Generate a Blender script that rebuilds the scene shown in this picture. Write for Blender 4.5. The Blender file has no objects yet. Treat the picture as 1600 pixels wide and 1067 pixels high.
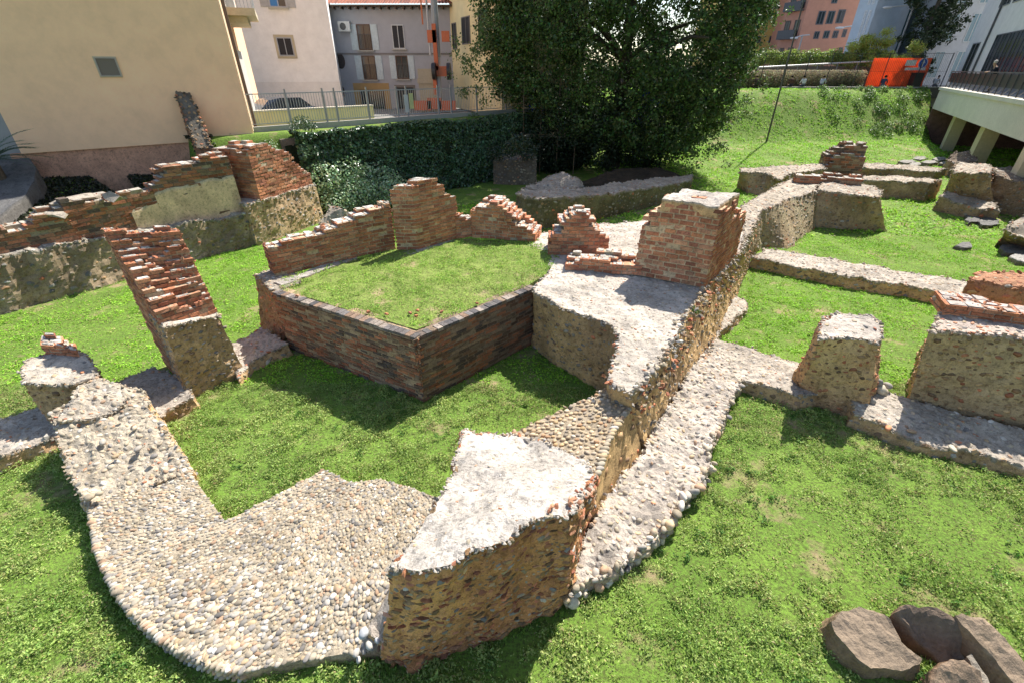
import bpy, math, random
import numpy as np
from mathutils import Vector, geometry as mgeo
R = math.radians
S = bpy.context.scene
# ------------------------------------------------------------------ camera, sky, sun, exposure
CAM_H = 5.5
PITCH = math.atan(425/711.1)
cam_d = bpy.data.cameras.new('camera'); cam_d.lens = 16; cam_d.sensor_width = 36
cam_d.clip_start = .05; cam_d.clip_end = 1500
cam = bpy.data.objects.new('camera', cam_d); S.collection.objects.link(cam)
cam.location = (0, 0, CAM_H); cam.rotation_euler = (math.pi/2-PITCH, 0, 0); S.camera = cam
SUN_EL = R(50.5); SX, SY = .575, .818
W = bpy.data.worlds.new('World'); S.world = W; W.use_nodes = True
nt = W.node_tree; bg = nt.nodes['Background']
sky = nt.nodes.new('ShaderNodeTexSky'); sky.sky_type = 'NISHITA'; sky.sun_disc = False
sky.sun_elevation = SUN_EL; sky.sun_rotation = math.atan2(SX, SY)
nt.links.new(sky.outputs[0], bg.inputs[0]); bg.inputs[1].default_value = .12
sd = bpy.data.lights.new('sun', 'SUN'); sd.energy = 5; sd.angle = R(.5); sd.color = (1, .955, .88)
so = bpy.data.objects.new('sun', sd); S.collection.objects.link(so); so.location = (20, 30, 40)
cz = math.cos(SUN_EL)
so.rotation_euler = Vector((SX*cz, SY*cz, math.sin(SUN_EL))).to_track_quat('Z', 'Y').to_euler()
S.view_settings.view_transform = 'Standard'; S.view_settings.look = 'None'
S.view_settings.exposure = .93; S.view_settings.gamma = 1
S.render.resolution_x = 1024; S.render.resolution_y = 682

# ------------------------------------------------------------------ helpers
rng = np.random.default_rng(7); random.seed(7)
sP, cP = math.sin(PITCH), math.cos(PITCH)
def P(x, y, z=0.):
    """plan position of a thing seen along this sight line that stands at height z"""
    a = (x-800)/711.1; b = (533.5-y)/711.1
    d = (a, cP+b*sP, -sP+b*cP); t = (z-CAM_H)/d[2]
    return (d[0]*t, d[1]*t, z)
def _h(ix, iy, iz, seed):
    n = (ix*374761393 + iy*668265263 + iz*2147483647 + seed*1274126177) & 0xffffffff
    n = ((n ^ (n >> 13))*1274126177) & 0xffffffff
    n = ((n ^ (n >> 15))*2246822519) & 0xffffffff
    return ((n ^ (n >> 16)) & 0xffff)/32767.5-1
def noise(p, sc=1., seed=0):
    p = np.asarray(p, float)*sc; i = np.floor(p).astype(np.int64); f = p-i; f = f*f*(3-2*f)
    r = 0
    for a in (0, 1):
        for b in (0, 1):
            for c in (0, 1):
                w = (f[:, 0] if a else 1-f[:, 0])*(f[:, 1] if b else 1-f[:, 1])*(f[:, 2] if c else 1-f[:, 2])
                r = r+w*_h(i[:, 0]+a, i[:, 1]+b, i[:, 2]+c, seed)
    return r
def fbm(p, sc=1., seed=0, o=3):
    r = 0; a = 1; t = 0
    for k in range(o):
        r = r+a*noise(p, sc*2.03**k, seed+k*17); t += a; a *= .5
    return r/t*1.4
class MB:
    """collects geometry, links it as one mesh object"""
    def __init__(s): s.V = []; s.F = []; s.C = []; s.n = 0; s.tris = {}; s.mi = []; s.mats = []; s.last = None
    def absorb(s, o, mat, smooth):
        if not o.n: return s.last[3]
        if mat not in s.mats: s.mats.append(mat)
        k = s.mats.index(mat)
        for f in o.F: s.F.append(f+s.n); s.mi.append((k, smooth))
        s.V += o.V; s.C += o.C; s.n += o.n
        name, m, parent, ob, sm, label = s.last; bpy.data.objects.remove(ob)
        return s.build(name, m, parent, sm, label)
    def add(s, V, F, C):
        V = np.asarray(V, float).reshape(-1, 3)
        if not len(V): return
        C = np.asarray(C, float)
        if C.ndim == 1: C = np.tile(C, (len(V), 1))
        s.V.append(V); s.C.append(C)
        for f in (F if isinstance(F, list) and len(F) and isinstance(F[0], np.ndarray) else [np.asarray(F, int)]):
            s.F.append(f+s.n); s.mi.append(None)
        s.n += len(V)
    def build(s, name, mat, parent=None, smooth=False, label=None):
        if not s.mats: s.mats = [mat]
        s.mi = [(0, smooth) if q is None else q for q in s.mi]
        me = bpy.data.meshes.new(name); V = np.concatenate(s.V); C = np.concatenate(s.C)
        me.vertices.add(len(V)); me.vertices.foreach_set('co', V.ravel())
        nl = sum(f.size for f in s.F); npoly = sum(len(f) for f in s.F)
        me.loops.add(nl); me.loops.foreach_set('vertex_index', np.concatenate([f.ravel() for f in s.F]).astype(np.int32))
        me.polygons.add(npoly)
        tot = np.concatenate([np.full(len(f), f.shape[1]) for f in s.F]).astype(np.int32)
        st = np.concatenate([[0], np.cumsum(tot)[:-1]]).astype(np.int32)
        me.polygons.foreach_set('loop_start', st); me.polygons.foreach_set('loop_total', tot)
        me.polygons.foreach_set('use_smooth', np.concatenate([np.full(len(f), q[1]) for f, q in zip(s.F, s.mi)]))
        me.polygons.foreach_set('material_index', np.concatenate([np.full(len(f), q[0]) for f, q in zip(s.F, s.mi)]).astype(np.int32))
        at = me.color_attributes.new('col', 'FLOAT_COLOR', 'POINT')
        at.data.foreach_set('color', np.clip(np.c_[C, np.ones(len(C))], 0, 1).astype(np.float32).ravel())
        me.update(calc_edges=True); me.validate()
        o = bpy.data.objects.new(name, me); S.collection.objects.link(o); [me.materials.append(q) for q in s.mats]
        if parent: o.parent = parent; HOST[parent.name] = s
        if label: o['label'] = label
        s.last = (name, mat, parent, o, smooth, label)
        return o
HOST = {}
def tag(o, label=None, cat=None, group=None, kind=None):
    if label: o['label'] = label
    if cat: o['category'] = cat
    if group: o['group'] = group
    if kind: o['kind'] = kind
    return o
def thing(name, label, cat, group=None, loc=(0, 0, 0)):
    o = bpy.data.objects.new(name, None); S.collection.objects.link(o); o.empty_display_size = .2
    o.location = loc; tag(o, label, cat, group); return o
def copy_tree(o, parent=None):
    c = o.copy(); S.collection.objects.link(c)
    if parent: c.parent = parent
    for ch in list(o.children): copy_tree(ch, c)
    return c
# ------------------------------------------------------------------ materials
def new_mat(name, rough=.9, spec=.3):
    m = bpy.data.materials.new(name); m.use_nodes = True
    b = m.node_tree.nodes['Principled BSDF']; b.inputs['Roughness'].default_value = rough
    b.inputs['Specular IOR Level'].default_value = spec
    return m, m.node_tree, b
def col_mat(name, rough=.9, fine=60., var=.35, bump=.5, bdist=.01, spec=.25, trans=0., big=3., grit=0.):
    """base colour from the mesh's own colours, broken up by noise, with bump"""
    m, t, b = new_mat(name, rough, spec); N = t.nodes; L = t.links
    a = N.new('ShaderNodeAttribute'); a.attribute_name = 'col'
    geo = N.new('ShaderNodeNewGeometry')
    n1 = N.new('ShaderNodeTexNoise'); n1.inputs['Scale'].default_value = fine; n1.inputs['Detail'].default_value = 5; n1.inputs['Roughness'].default_value = .7
    n2 = N.new('ShaderNodeTexNoise'); n2.inputs['Scale'].default_value = big; n2.inputs['Detail'].default_value = 4
    for n in (n1, n2): L.new(geo.outputs['Position'], n.inputs['Vector'])
    mr = N.new('ShaderNodeMapRange'); mr.inputs[1].default_value = .28; mr.inputs[2].default_value = .72
    mr.inputs[3].default_value = 1-var; mr.inputs[4].default_value = 1+var; L.new(n1.outputs[0], mr.inputs[0])
    m2 = N.new('ShaderNodeMapRange'); m2.inputs[1].default_value = .3; m2.inputs[2].default_value = .7
    m2.inputs[3].default_value = 1-var*.5; m2.inputs[4].default_value = 1+var*.5; L.new(n2.outputs[0], m2.inputs[0])
    mu = N.new('ShaderNodeMath'); mu.operation = 'MULTIPLY'; L.new(mr.outputs[0], mu.inputs[0]); L.new(m2.outputs[0], mu.inputs[1])
    vm = N.new('ShaderNodeVectorMath'); vm.operation = 'SCALE'; L.new(a.outputs['Color'], vm.inputs[0]); L.new(mu.outputs[0], vm.inputs['Scale'])
    hsrc = n1.outputs[0]
    if grit:
        n3 = N.new('ShaderNodeTexNoise'); n3.inputs['Scale'].default_value = grit; n3.inputs['Detail'].default_value = 6; n3.inputs['Roughness'].default_value = .72; L.new(geo.outputs['Position'], n3.inputs['Vector'])
        m3 = N.new('ShaderNodeMapRange'); m3.inputs[1].default_value = .34; m3.inputs[2].default_value = .50; m3.inputs[3].default_value = .58; m3.inputs[4].default_value = 1.06; L.new(n3.outputs[0], m3.inputs[0])
        mm = N.new('ShaderNodeMath'); mm.operation = 'MULTIPLY'; L.new(mu.outputs[0], mm.inputs[0]); L.new(m3.outputs[0], mm.inputs[1]); L.new(mm.outputs[0], vm.inputs['Scale'])
        ad = N.new('ShaderNodeMath'); ad.operation = 'ADD'; L.new(n1.outputs[0], ad.inputs[0]); L.new(m3.outputs[0], ad.inputs[1]); hsrc = ad.outputs[0]
    L.new(vm.outputs[0], b.inputs['Base Color'])
    if bump:
        bp = N.new('ShaderNodeBump'); bp.inputs['Strength'].default_value = bump; bp.inputs['Distance'].default_value = bdist
        L.new(hsrc, bp.inputs['Height']); L.new(bp.outputs[0], b.inputs['Normal'])
    if trans:
        tr = N.new('ShaderNodeBsdfTranslucent'); L.new(vm.outputs[0], tr.inputs[0])
        mx = N.new('ShaderNodeMixShader'); mx.inputs[0].default_value = trans
        out = N['Material Output']; L.new(b.outputs[0], mx.inputs[1]); L.new(tr.outputs[0], mx.inputs[2]); L.new(mx.outputs[0], out.inputs[0])
    return m
M_MAS = col_mat('lime_masonry', .95, 60, .34, .8, .018, grit=14)
M_BRK = col_mat('old_brick', .92, 70, .35, .9, .015, grit=22)
M_PEB = col_mat('river_pebble', .75, 35, .22, .25, .006, spec=.3)
M_STN = col_mat('brown_sandstone', .8, 22, .3, .8, .03, spec=.35, big=1.5)
M_PLS = col_mat('render_plaster', .9, 1.6, .09, .15, .01, big=.25)
M_WD = col_mat('painted_joinery', .6, 8, .12, .1, .003)
M_MET = col_mat('painted_metal', .45, 12, .1, 0, spec=.5)
M_LEAF = col_mat('foliage', .48, 6, .3, 0, spec=.45, trans=.3)
M_IVY = col_mat('ivy_foliage', .33, 6, .3, 0, spec=.6, trans=.12)
M_GRS = col_mat('grass_blades', .55, 3, .25, 0, spec=.25, trans=.35, big=.8)
M_BARK = col_mat('bark', .9, 14, .3, .8, .03)
M_CONC = col_mat('old_concrete', .9, 9, .12, .4, .01, big=.7)
M_SHUT, _t, _b = new_mat('grey_shutter', .7, .3); _b.inputs['Base Color'].default_value = (.20, .165, .13, 1)
M_CLOTH = col_mat('banner_cloth', .7, 4, .08, 0, trans=.55)
M_SKIN = col_mat('cloth_and_skin', .8, 30, .1, .1, .004)
M_GLASS, _t, _b = new_mat('window_glass', .12, .6); _b.inputs['Base Color'].default_value = (.025, .03, .035, 1)
M_CAR, _t, _b = new_mat('car_paint', .2, .6); _b.inputs['Base Color'].default_value = (.03, .04, .06, 1)
def ground_mat(name, c1, c2, c3, soil, patch=.5, fine=25):
    m, t, b = new_mat(name, .9, .15); N = t.nodes; L = t.links
    geo = N.new('ShaderNodeNewGeometry')
    def nz(s, d=5, r=.65):
        n = N.new('ShaderNodeTexNoise'); n.inputs['Scale'].default_value = s; n.inputs['Detail'].default_value = d; n.inputs['Roughness'].default_value = r
        L.new(geo.outputs['Position'], n.inputs['Vector']); return n.outputs[0]
    def ramp(f, a, bb, p0, p1):
        r = N.new('ShaderNodeMapRange'); r.inputs[1].default_value = p0; r.inputs[2].default_value = p1; L.new(f, r.inputs[0]); r.clamp = True
        return r.outputs[0]
    def mix(f, a, c):
        x = N.new('ShaderNodeMix'); x.data_type = 'RGBA'; L.new(f, x.inputs[0])
        for k, v in ((6, a), (7, c)):
            if isinstance(v, tuple): x.inputs[k].default_value = (*v, 1)
            else: L.new(v, x.inputs[k])
        return x.outputs[2]
    g = mix(ramp(nz(1.1), 0, 1, .35, .65), c1, c2)
    g = mix(ramp(nz(fine, 4, .75), 0, 1, .42, .62), g, c3)
    g = mix(ramp(nz(patch, 6, .7), 0, 1, .55, .68), g, soil)
    L.new(g, b.inputs['Base Color'])
    bp = N.new('ShaderNodeBump'); bp.inputs['Strength'].default_value = .9; bp.inputs['Distance'].default_value = .04
    L.new(nz(fine*.8, 6, .75), bp.inputs['Height']); L.new(bp.outputs[0], b.inputs['Normal'])
    return m
M_LAWN = ground_mat('lawn_turf', (.13, .24, .035), (.20, .33, .05), (.09, .11, .03), (.34, .25, .15), .9)
M_ROAD = col_mat('paving', .9, 20, .15, .3, .01)

# ------------------------------------------------------------------ stones
def ico(sub):
    import bmesh
    b = bmesh.new(); bmesh.ops.create_icosphere(b, subdivisions=sub, radius=1); 
    v = np.array([x.co[:] for x in b.verts]); f = np.array([[q.index for q in x.verts] for x in b.faces]); b.free(); return v, f
ICO1, ICO2 = ico(1), ico(2)
PEB = np.array([(.42, .35, .25), (.36, .30, .22), (.28, .255, .22), (.48, .42, .32), (.44, .33, .20), (.22, .20, .18), (.36, .32, .27), (.46, .36, .25), (.38, .25, .16), (.52, .48, .42), (.40, .34, .25), (.34, .28, .20)])
DARKST = np.array([(.17, .10, .05), (.13, .08, .045), (.23, .145, .075), (.11, .07, .04), (.28, .18, .09), (.30, .11, .055), (.20, .135, .075)])
BRK = np.array([(.48, .20, .105), (.52, .22, .11), (.40, .155, .085), (.55, .28, .16), (.35, .145, .09), (.50, .25, .15), (.44, .18, .10), (.50, .21, .12)])
BRKD = np.array([(.17, .095, .06), (.22, .11, .065), (.13, .085, .06), (.28, .12, .065), (.10, .075, .06), (.20, .14, .09), (.25, .17, .11), (.32, .13, .07)])
def frames(n, horiz=None, spin=None):
    n = n/np.linalg.norm(n, axis=1, keepdims=True)
    up = np.tile([0, 0, 1.], (len(n), 1)); t = np.cross(up, n); l = np.linalg.norm(t, axis=1)
    t[l < .25] = [1, 0, 0]; t -= n*(t*n).sum(1, keepdims=True); t /= np.linalg.norm(t, axis=1, keepdims=True)
    b = np.cross(n, t)
    a = spin if spin is not None else (rng.normal(0, .25, len(n)) if horiz else rng.uniform(0, 6.28, len(n)))
    t2 = t*np.cos(a)[:, None]+b*np.sin(a)[:, None]; b2 = np.cross(n, t2)
    return t2, b2, n
def stones(mb, P0, Nn, size, flat=(.55, .8), squash=.6, pal=PEB, horiz=False, hi=True, rough=.14, spin=None, cv=.12, embed=.1):
    """many stones at once: P0 positions, Nn normals, size (radius) array"""
    k = len(P0)
    if not k: return
    v, f = ICO2 if hi else ICO1
    t, b, n = frames(Nn, horiz, spin)
    r = np.asarray(size)*np.ones(k)
    q = rng.uniform(flat[0], flat[1], k)
    sx = r; sy = r*q; sz = r*squash*rng.uniform(.8, 1.15, k)
    jit = 1+rng.normal(0, rough*.35, (k, len(v)))
    # low-frequency lumps
    for _ in range(3):
        d = rng.normal(size=(k, 3)); d /= np.linalg.norm(d, axis=1, keepdims=True)
        jit += -rough*1.2*np.clip(np.einsum('vj,kj->kv', v, d)-.35, 0, 1)
    L = v[None]*jit[..., None]
    Wd = (L[..., 0:1]*(sx[:, None]*t)[:, None]+L[..., 1:2]*(sy[:, None]*b)[:, None]+L[..., 2:3]*(sz[:, None]*n)[:, None])
    Wd = Wd+(P0-n*(embed*sz)[:, None])[:, None]
    c = pal[rng.integers(0, len(pal), k)]*(1+rng.normal(0, cv, (k, 1)))
    C = np.repeat(c[:, None], len(v), 1)
    F = (f[None]+(np.arange(k)*len(v))[:, None, None]).reshape(-1, 3)
    mb.add(Wd.reshape(-1, 3), F, C.reshape(-1, 3))
def darts(tris, spacing, tries=6., mask=None):
    """evenly spread points on triangles"""
    a, b, c = tris[:, 0], tris[:, 1], tris[:, 2]; cr = np.cross(b-a, c-a); ar = np.linalg.norm(cr, axis=1)/2
    A = ar.sum(); n = int(A/(spacing*spacing)*tries)
    if n < 1: return np.zeros((0, 3)), np.zeros((0, 3))
    i = rng.choice(len(tris), n, p=ar/A); u, v = rng.random(n), rng.random(n); s = u+v > 1; u[s] = 1-u[s]; v[s] = 1-v[s]
    p = a[i]+(b-a)[i]*u[:, None]+(c-a)[i]*v[:, None]; nn = cr[i]
    if mask is not None: k = mask(p); p = p[k]; nn = nn[k]
    cell = {}; keep = []; q = np.floor(p/spacing).astype(int); s2 = spacing**2; pl = p.tolist()
    for j, (x, y, z) in enumerate(q.tolist()):
        ok = True; pj = pl[j]
        for dx in (-1, 0, 1):
            for dy in (-1, 0, 1):
                for dz in (-1, 0, 1):
                    for m in cell.get((x+dx, y+dy, z+dz), ()):
                        w = pl[m]
                        if (pj[0]-w[0])**2+(pj[1]-w[1])**2+(pj[2]-w[2])**2 < s2: ok = False; break
                    if not ok: break
                if not ok: break
            if not ok: break
        if ok: cell.setdefault((x, y, z), []).append(j); keep.append(j)
    return p[keep], nn[keep]
# ------------------------------------------------------------------ masonry block
TOPC = (.60, .52, .43); SIDEC = (.50, .34, .19); SIDED = (.29, .195, .11)
def block(mb, top, bot=None, bz=0., batter=.08, res=.09, amp=.03, rag=.03, topamp=.03, topc=TOPC, side1=SIDEC, side2=SIDED, seed=1, mixs=.9, zfun=None):
    top = [np.array(p, float) for p in top]; topc = np.array(topc)*.74; side1 = np.array(side1)*[1.12, 1.06, .98]; side2 = np.array(side2)*[1.1, 1.03, .95]
    ar = sum(top[i][0]*top[i-1][1]-top[i-1][0]*top[i][1] for i in range(len(top)))
    if ar > 0: pass
    n = len(top)
    # orientation to CCW
    area = sum(top[i][0]*top[(i+1) % n][1]-top[(i+1) % n][0]*top[i][1] for i in range(n))
    if bot is not None: bot = [None if b is None else np.array(b, float) for b in bot]
    if area < 0:
        top = top[::-1]
        if bot is not None: bot = bot[::-1]
    cen = np.mean(top, 0)
    def outn(i):
        a, b, c = top[i-1], top[i], top[(i+1) % n]
        e1 = (b-a)[:2]; e2 = (c-b)[:2]; e1 = e1/(np.linalg.norm(e1)+1e-6); e2 = e2/(np.linalg.norm(e2)+1e-6)
        m = np.array([e1[1]+e2[1], -e1[0]-e2[0]]); return m/(np.linalg.norm(m)+1e-6)
    B = []
    for i in range(n):
        if bot is not None and bot[i] is not None: B.append(bot[i])
        else: o = outn(i)*batter; B.append(np.array([top[i][0]+o[0], top[i][1]+o[1], bz-.08]))
    T2, B2 = [], []
    for i in range(n):
        j = (i+1) % n; L = max(np.linalg.norm(top[j]-top[i]), np.linalg.norm(B[j]-B[i])); k = max(1, int(round(L/res)))
        for q in range(k): T2.append(top[i]+(top[j]-top[i])*q/k); B2.append(B[i]+(B[j]-B[i])*q/k)
    T2 = np.array(T2); B2 = np.array(B2); m = len(T2)
    T2[:, 0] += rag*fbm(T2, 1.7/max(res*6, .3), seed+3); T2[:, 1] += rag*fbm(T2, 1.7/max(res*6, .3), seed+5)
    zring = T2[:, 2].copy()
    T2[:, 2] += topamp*fbm(T2*[1, 1, 0], 2.5, seed+7)
    # round worn edge: drop ring a bit
    T2 += np.c_[fbm(T2, 14, seed+41, 2), fbm(T2, 14, seed+42, 2), fbm(T2, 12, seed+43, 2)]*min(res*.3, rag*.9)
    mb.__dict__.setdefault('rings', []).append((T2.copy(), np.array(topc), res))
    h = (T2[:, 2]-B2[:, 2]).max(); rows = max(1, int(math.ceil(h/res)))
    nx = np.roll(T2, -1, 0)-np.roll(T2, 1, 0); on = np.c_[nx[:, 1], -nx[:, 0], np.zeros(m)]; on /= np.linalg.norm(on, axis=1, keepdims=True)+1e-9
    G = []
    for r in range(rows+1):
        s = r/rows; p = B2+(T2-B2)*s
        if r < rows:
            w = amp*(1-.4*s); p = p+on*(w*fbm(p, 1.4, seed)+w*.6*fbm(p, 5., seed+9)+w*.3*fbm(p, 13., seed+10, 2))[:, None]
        if r == rows: p = p-on*(res*.12)
        G.append(p)
    V = np.concatenate(G); a = np.arange(m); F = []
    for r in range(rows):
        i0 = r*m+a; i1 = r*m+(a+1) % m; F.append(np.c_[i0, i1, i1+m, i0+m])
    F = np.concatenate(F)
    q = fbm(V, mixs, seed+21)[:, None]*.9+.5; q = np.clip(q, 0, 1)
    C = np.array(side1)*q+np.array(side2)*(1-q); C = C*(1+.18*fbm(V, 6, seed+2)[:, None])
    tp = np.clip((V[:, 2]-(np.tile(T2[:, 2], rows+1)-.05))/.05, 0, 1)[:, None]
    C = C*(1-tp)+np.array(topc)*tp
    mb.add(V, F, C)
    sv = V[F]; mb.tris.setdefault('side', []).append(np.concatenate([sv[:, [0, 1, 2]], sv[:, [0, 2, 3]]]))
    # top sheet
    ring = G[-1]; r2 = ring[:, :2]
    mn, mx = r2.min(0), r2.max(0); gx = np.arange(mn[0], mx[0], res); gy = np.arange(mn[1], mx[1], res)
    pts = np.array([(x, y) for x in gx for y in gy]) + rng.uniform(-res*.25, res*.25, (len(gx)*len(gy), 2)) if len(gx)*len(gy) else np.zeros((0, 2))
    ins = inside(pts, r2)
    pts = pts[ins]
    if len(pts):
        d = np.sqrt(((pts[:, None]-r2[None])**2).sum(2)); pts = pts[d.min(1) > res*.55]
    allp = np.concatenate([r2, pts]) if len(pts) else r2
    vs, es, fs, *_ = mgeo.delaunay_2d_cdt([Vector(p) for p in allp], [(i, (i+1) % m) for i in range(m)], [], 1, 1e-5)
    vs = np.array([v[:] for v in vs]); 
    d = ((vs[:, None]-r2[None])**2).sum(2)+1e-6; w = d**-1.5; z = (w*zring[None]).sum(1)/w.sum(1)
    V3 = np.c_[vs, z]
    if zfun is not None: V3[:, 2] = zfun(V3)
    V3[:, 2] += topamp*(fbm(V3*[1, 1, 0], 2.5, seed+7)+.5*fbm(V3*[1, 1, 0], 9, seed+8)+.3*fbm(V3*[1, 1, 0], 21, seed+12, 2))
    j = d.argmin(1); near = d.min(1) < 1e-5; V3[near, 2] = ring[j[near], 2]
    fs = np.array([f for f in fs if len(f) == 3])
    if len(fs):
        a_, b_, c_ = V3[fs[:, 0]], V3[fs[:, 1]], V3[fs[:, 2]]; nz = np.cross(b_-a_, c_-a_)[:, 2]; fs[nz < 0] = fs[nz < 0][:, ::-1]
        q = (1+.22*fbm(V3, 1.5, seed+31)+.16*fbm(V3, 7, seed+33)-.3*np.clip(fbm(V3, 2.6, seed+35, 4)-.15, 0, 1))[:, None]
        mb.add(V3, fs, np.array(topc)*q)
        mb.tris.setdefault('top', []).append(V3[fs])
    return mb
def inside(pts, poly):
    if not len(pts): return np.zeros(0, bool)
    x, y = pts[:, 0], pts[:, 1]; r = np.zeros(len(pts), bool); j = len(poly)-1
    for i in range(len(poly)):
        xi, yi = poly[i][0], poly[i][1]; xj, yj = poly[j][0], poly[j][1]
        if yi != yj: r ^= ((yi > y) != (yj > y)) & (x < (xj-xi)*(y-yi)/(yj-yi)+xi)
        j = i
    return r
def dress(mb, parent, side=.11, top=.12, sidepal=DARKST, toppal=PEB, hi=False, sr=(.35, .6), tr=(.3, .55), name='embedded_stone', frac_top=1., frac_side=1., mask=None, brickfrac=.2, facing=True, mat=None, edge=True):
    """stones bedded in the faces and top of a block, one mesh"""
    st = MB()
    if side and 'side' in mb.tris:
        T = np.concatenate(mb.tris['side'])
        p, n = darts(T, side, 5, mask)
        if facing and len(p): # leave out what nobody could see from around the viewpoint
            k = ((np.array([0, 0, CAM_H])-p)*n).sum(1) > -.35*np.linalg.norm(n, axis=1)*np.linalg.norm(p, axis=1); p, n = p[k], n[k]
        k = rng.random(len(p)) < frac_side; p, n = p[k], n[k]
        stones(st, p, n, side*(sr[0]*.7+(sr[1]*1.5-sr[0]*.7)*rng.random(len(p))**1.5), (.35, .85), .42, sidepal*1.25, True, False if side > .08 else hi, .42)
    if top and 'top' in mb.tris:
        T = np.concatenate(mb.tris['top']); p, n = darts(T, top, 5, mask)
        k = rng.random(len(p)) < frac_top; p, n = p[k], n[k]
        stones(st, p, n, top*rng.uniform(tr[0], tr[1], len(p)), (.5, .85), .42, toppal, False, hi)
        if brickfrac:
            k = rng.random(len(p)) < brickfrac
            stones(st, p[k]+.004, n[k], top*rng.uniform(.3, .6, k.sum()), (.4, .8), .35, BRK, False, False, .3)
    if edge and 'rings' in mb.__dict__:
        lump = MB()
        for T2, tc, rs in mb.rings:
            for rep_ in range(2):
                k = rng.random(len(T2)) < .75; q = T2[k]; sz = min(rs, .09)
                q = q+rng.normal(0, sz*.28, q.shape)-[0, 0, sz*.25]
                stones(lump, q, rng.normal(0, .4, q.shape)+[0, 0, 1], sz*rng.uniform(.3, .85, len(q)), (.5, .95), .55, tc[None]*np.array([[1, 1, 1], [.9, .88, .85], [.75, .7, .65]]), False, False, .45, embed=.0)
            k = rng.random(len(T2)) < .22; q = T2[k]
            stones(st, q-[0, 0, .01], rng.normal(0, .4, q.shape)+[0, 0, 1], min(rs, .09)*rng.uniform(.5, .95, len(q)), (.5, .9), .6, toppal, False, hi, .2)
        mb.absorb(lump, M_MAS, False)
    if st.n: return mb.absorb(st, mat or M_PEB, hi)
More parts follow.
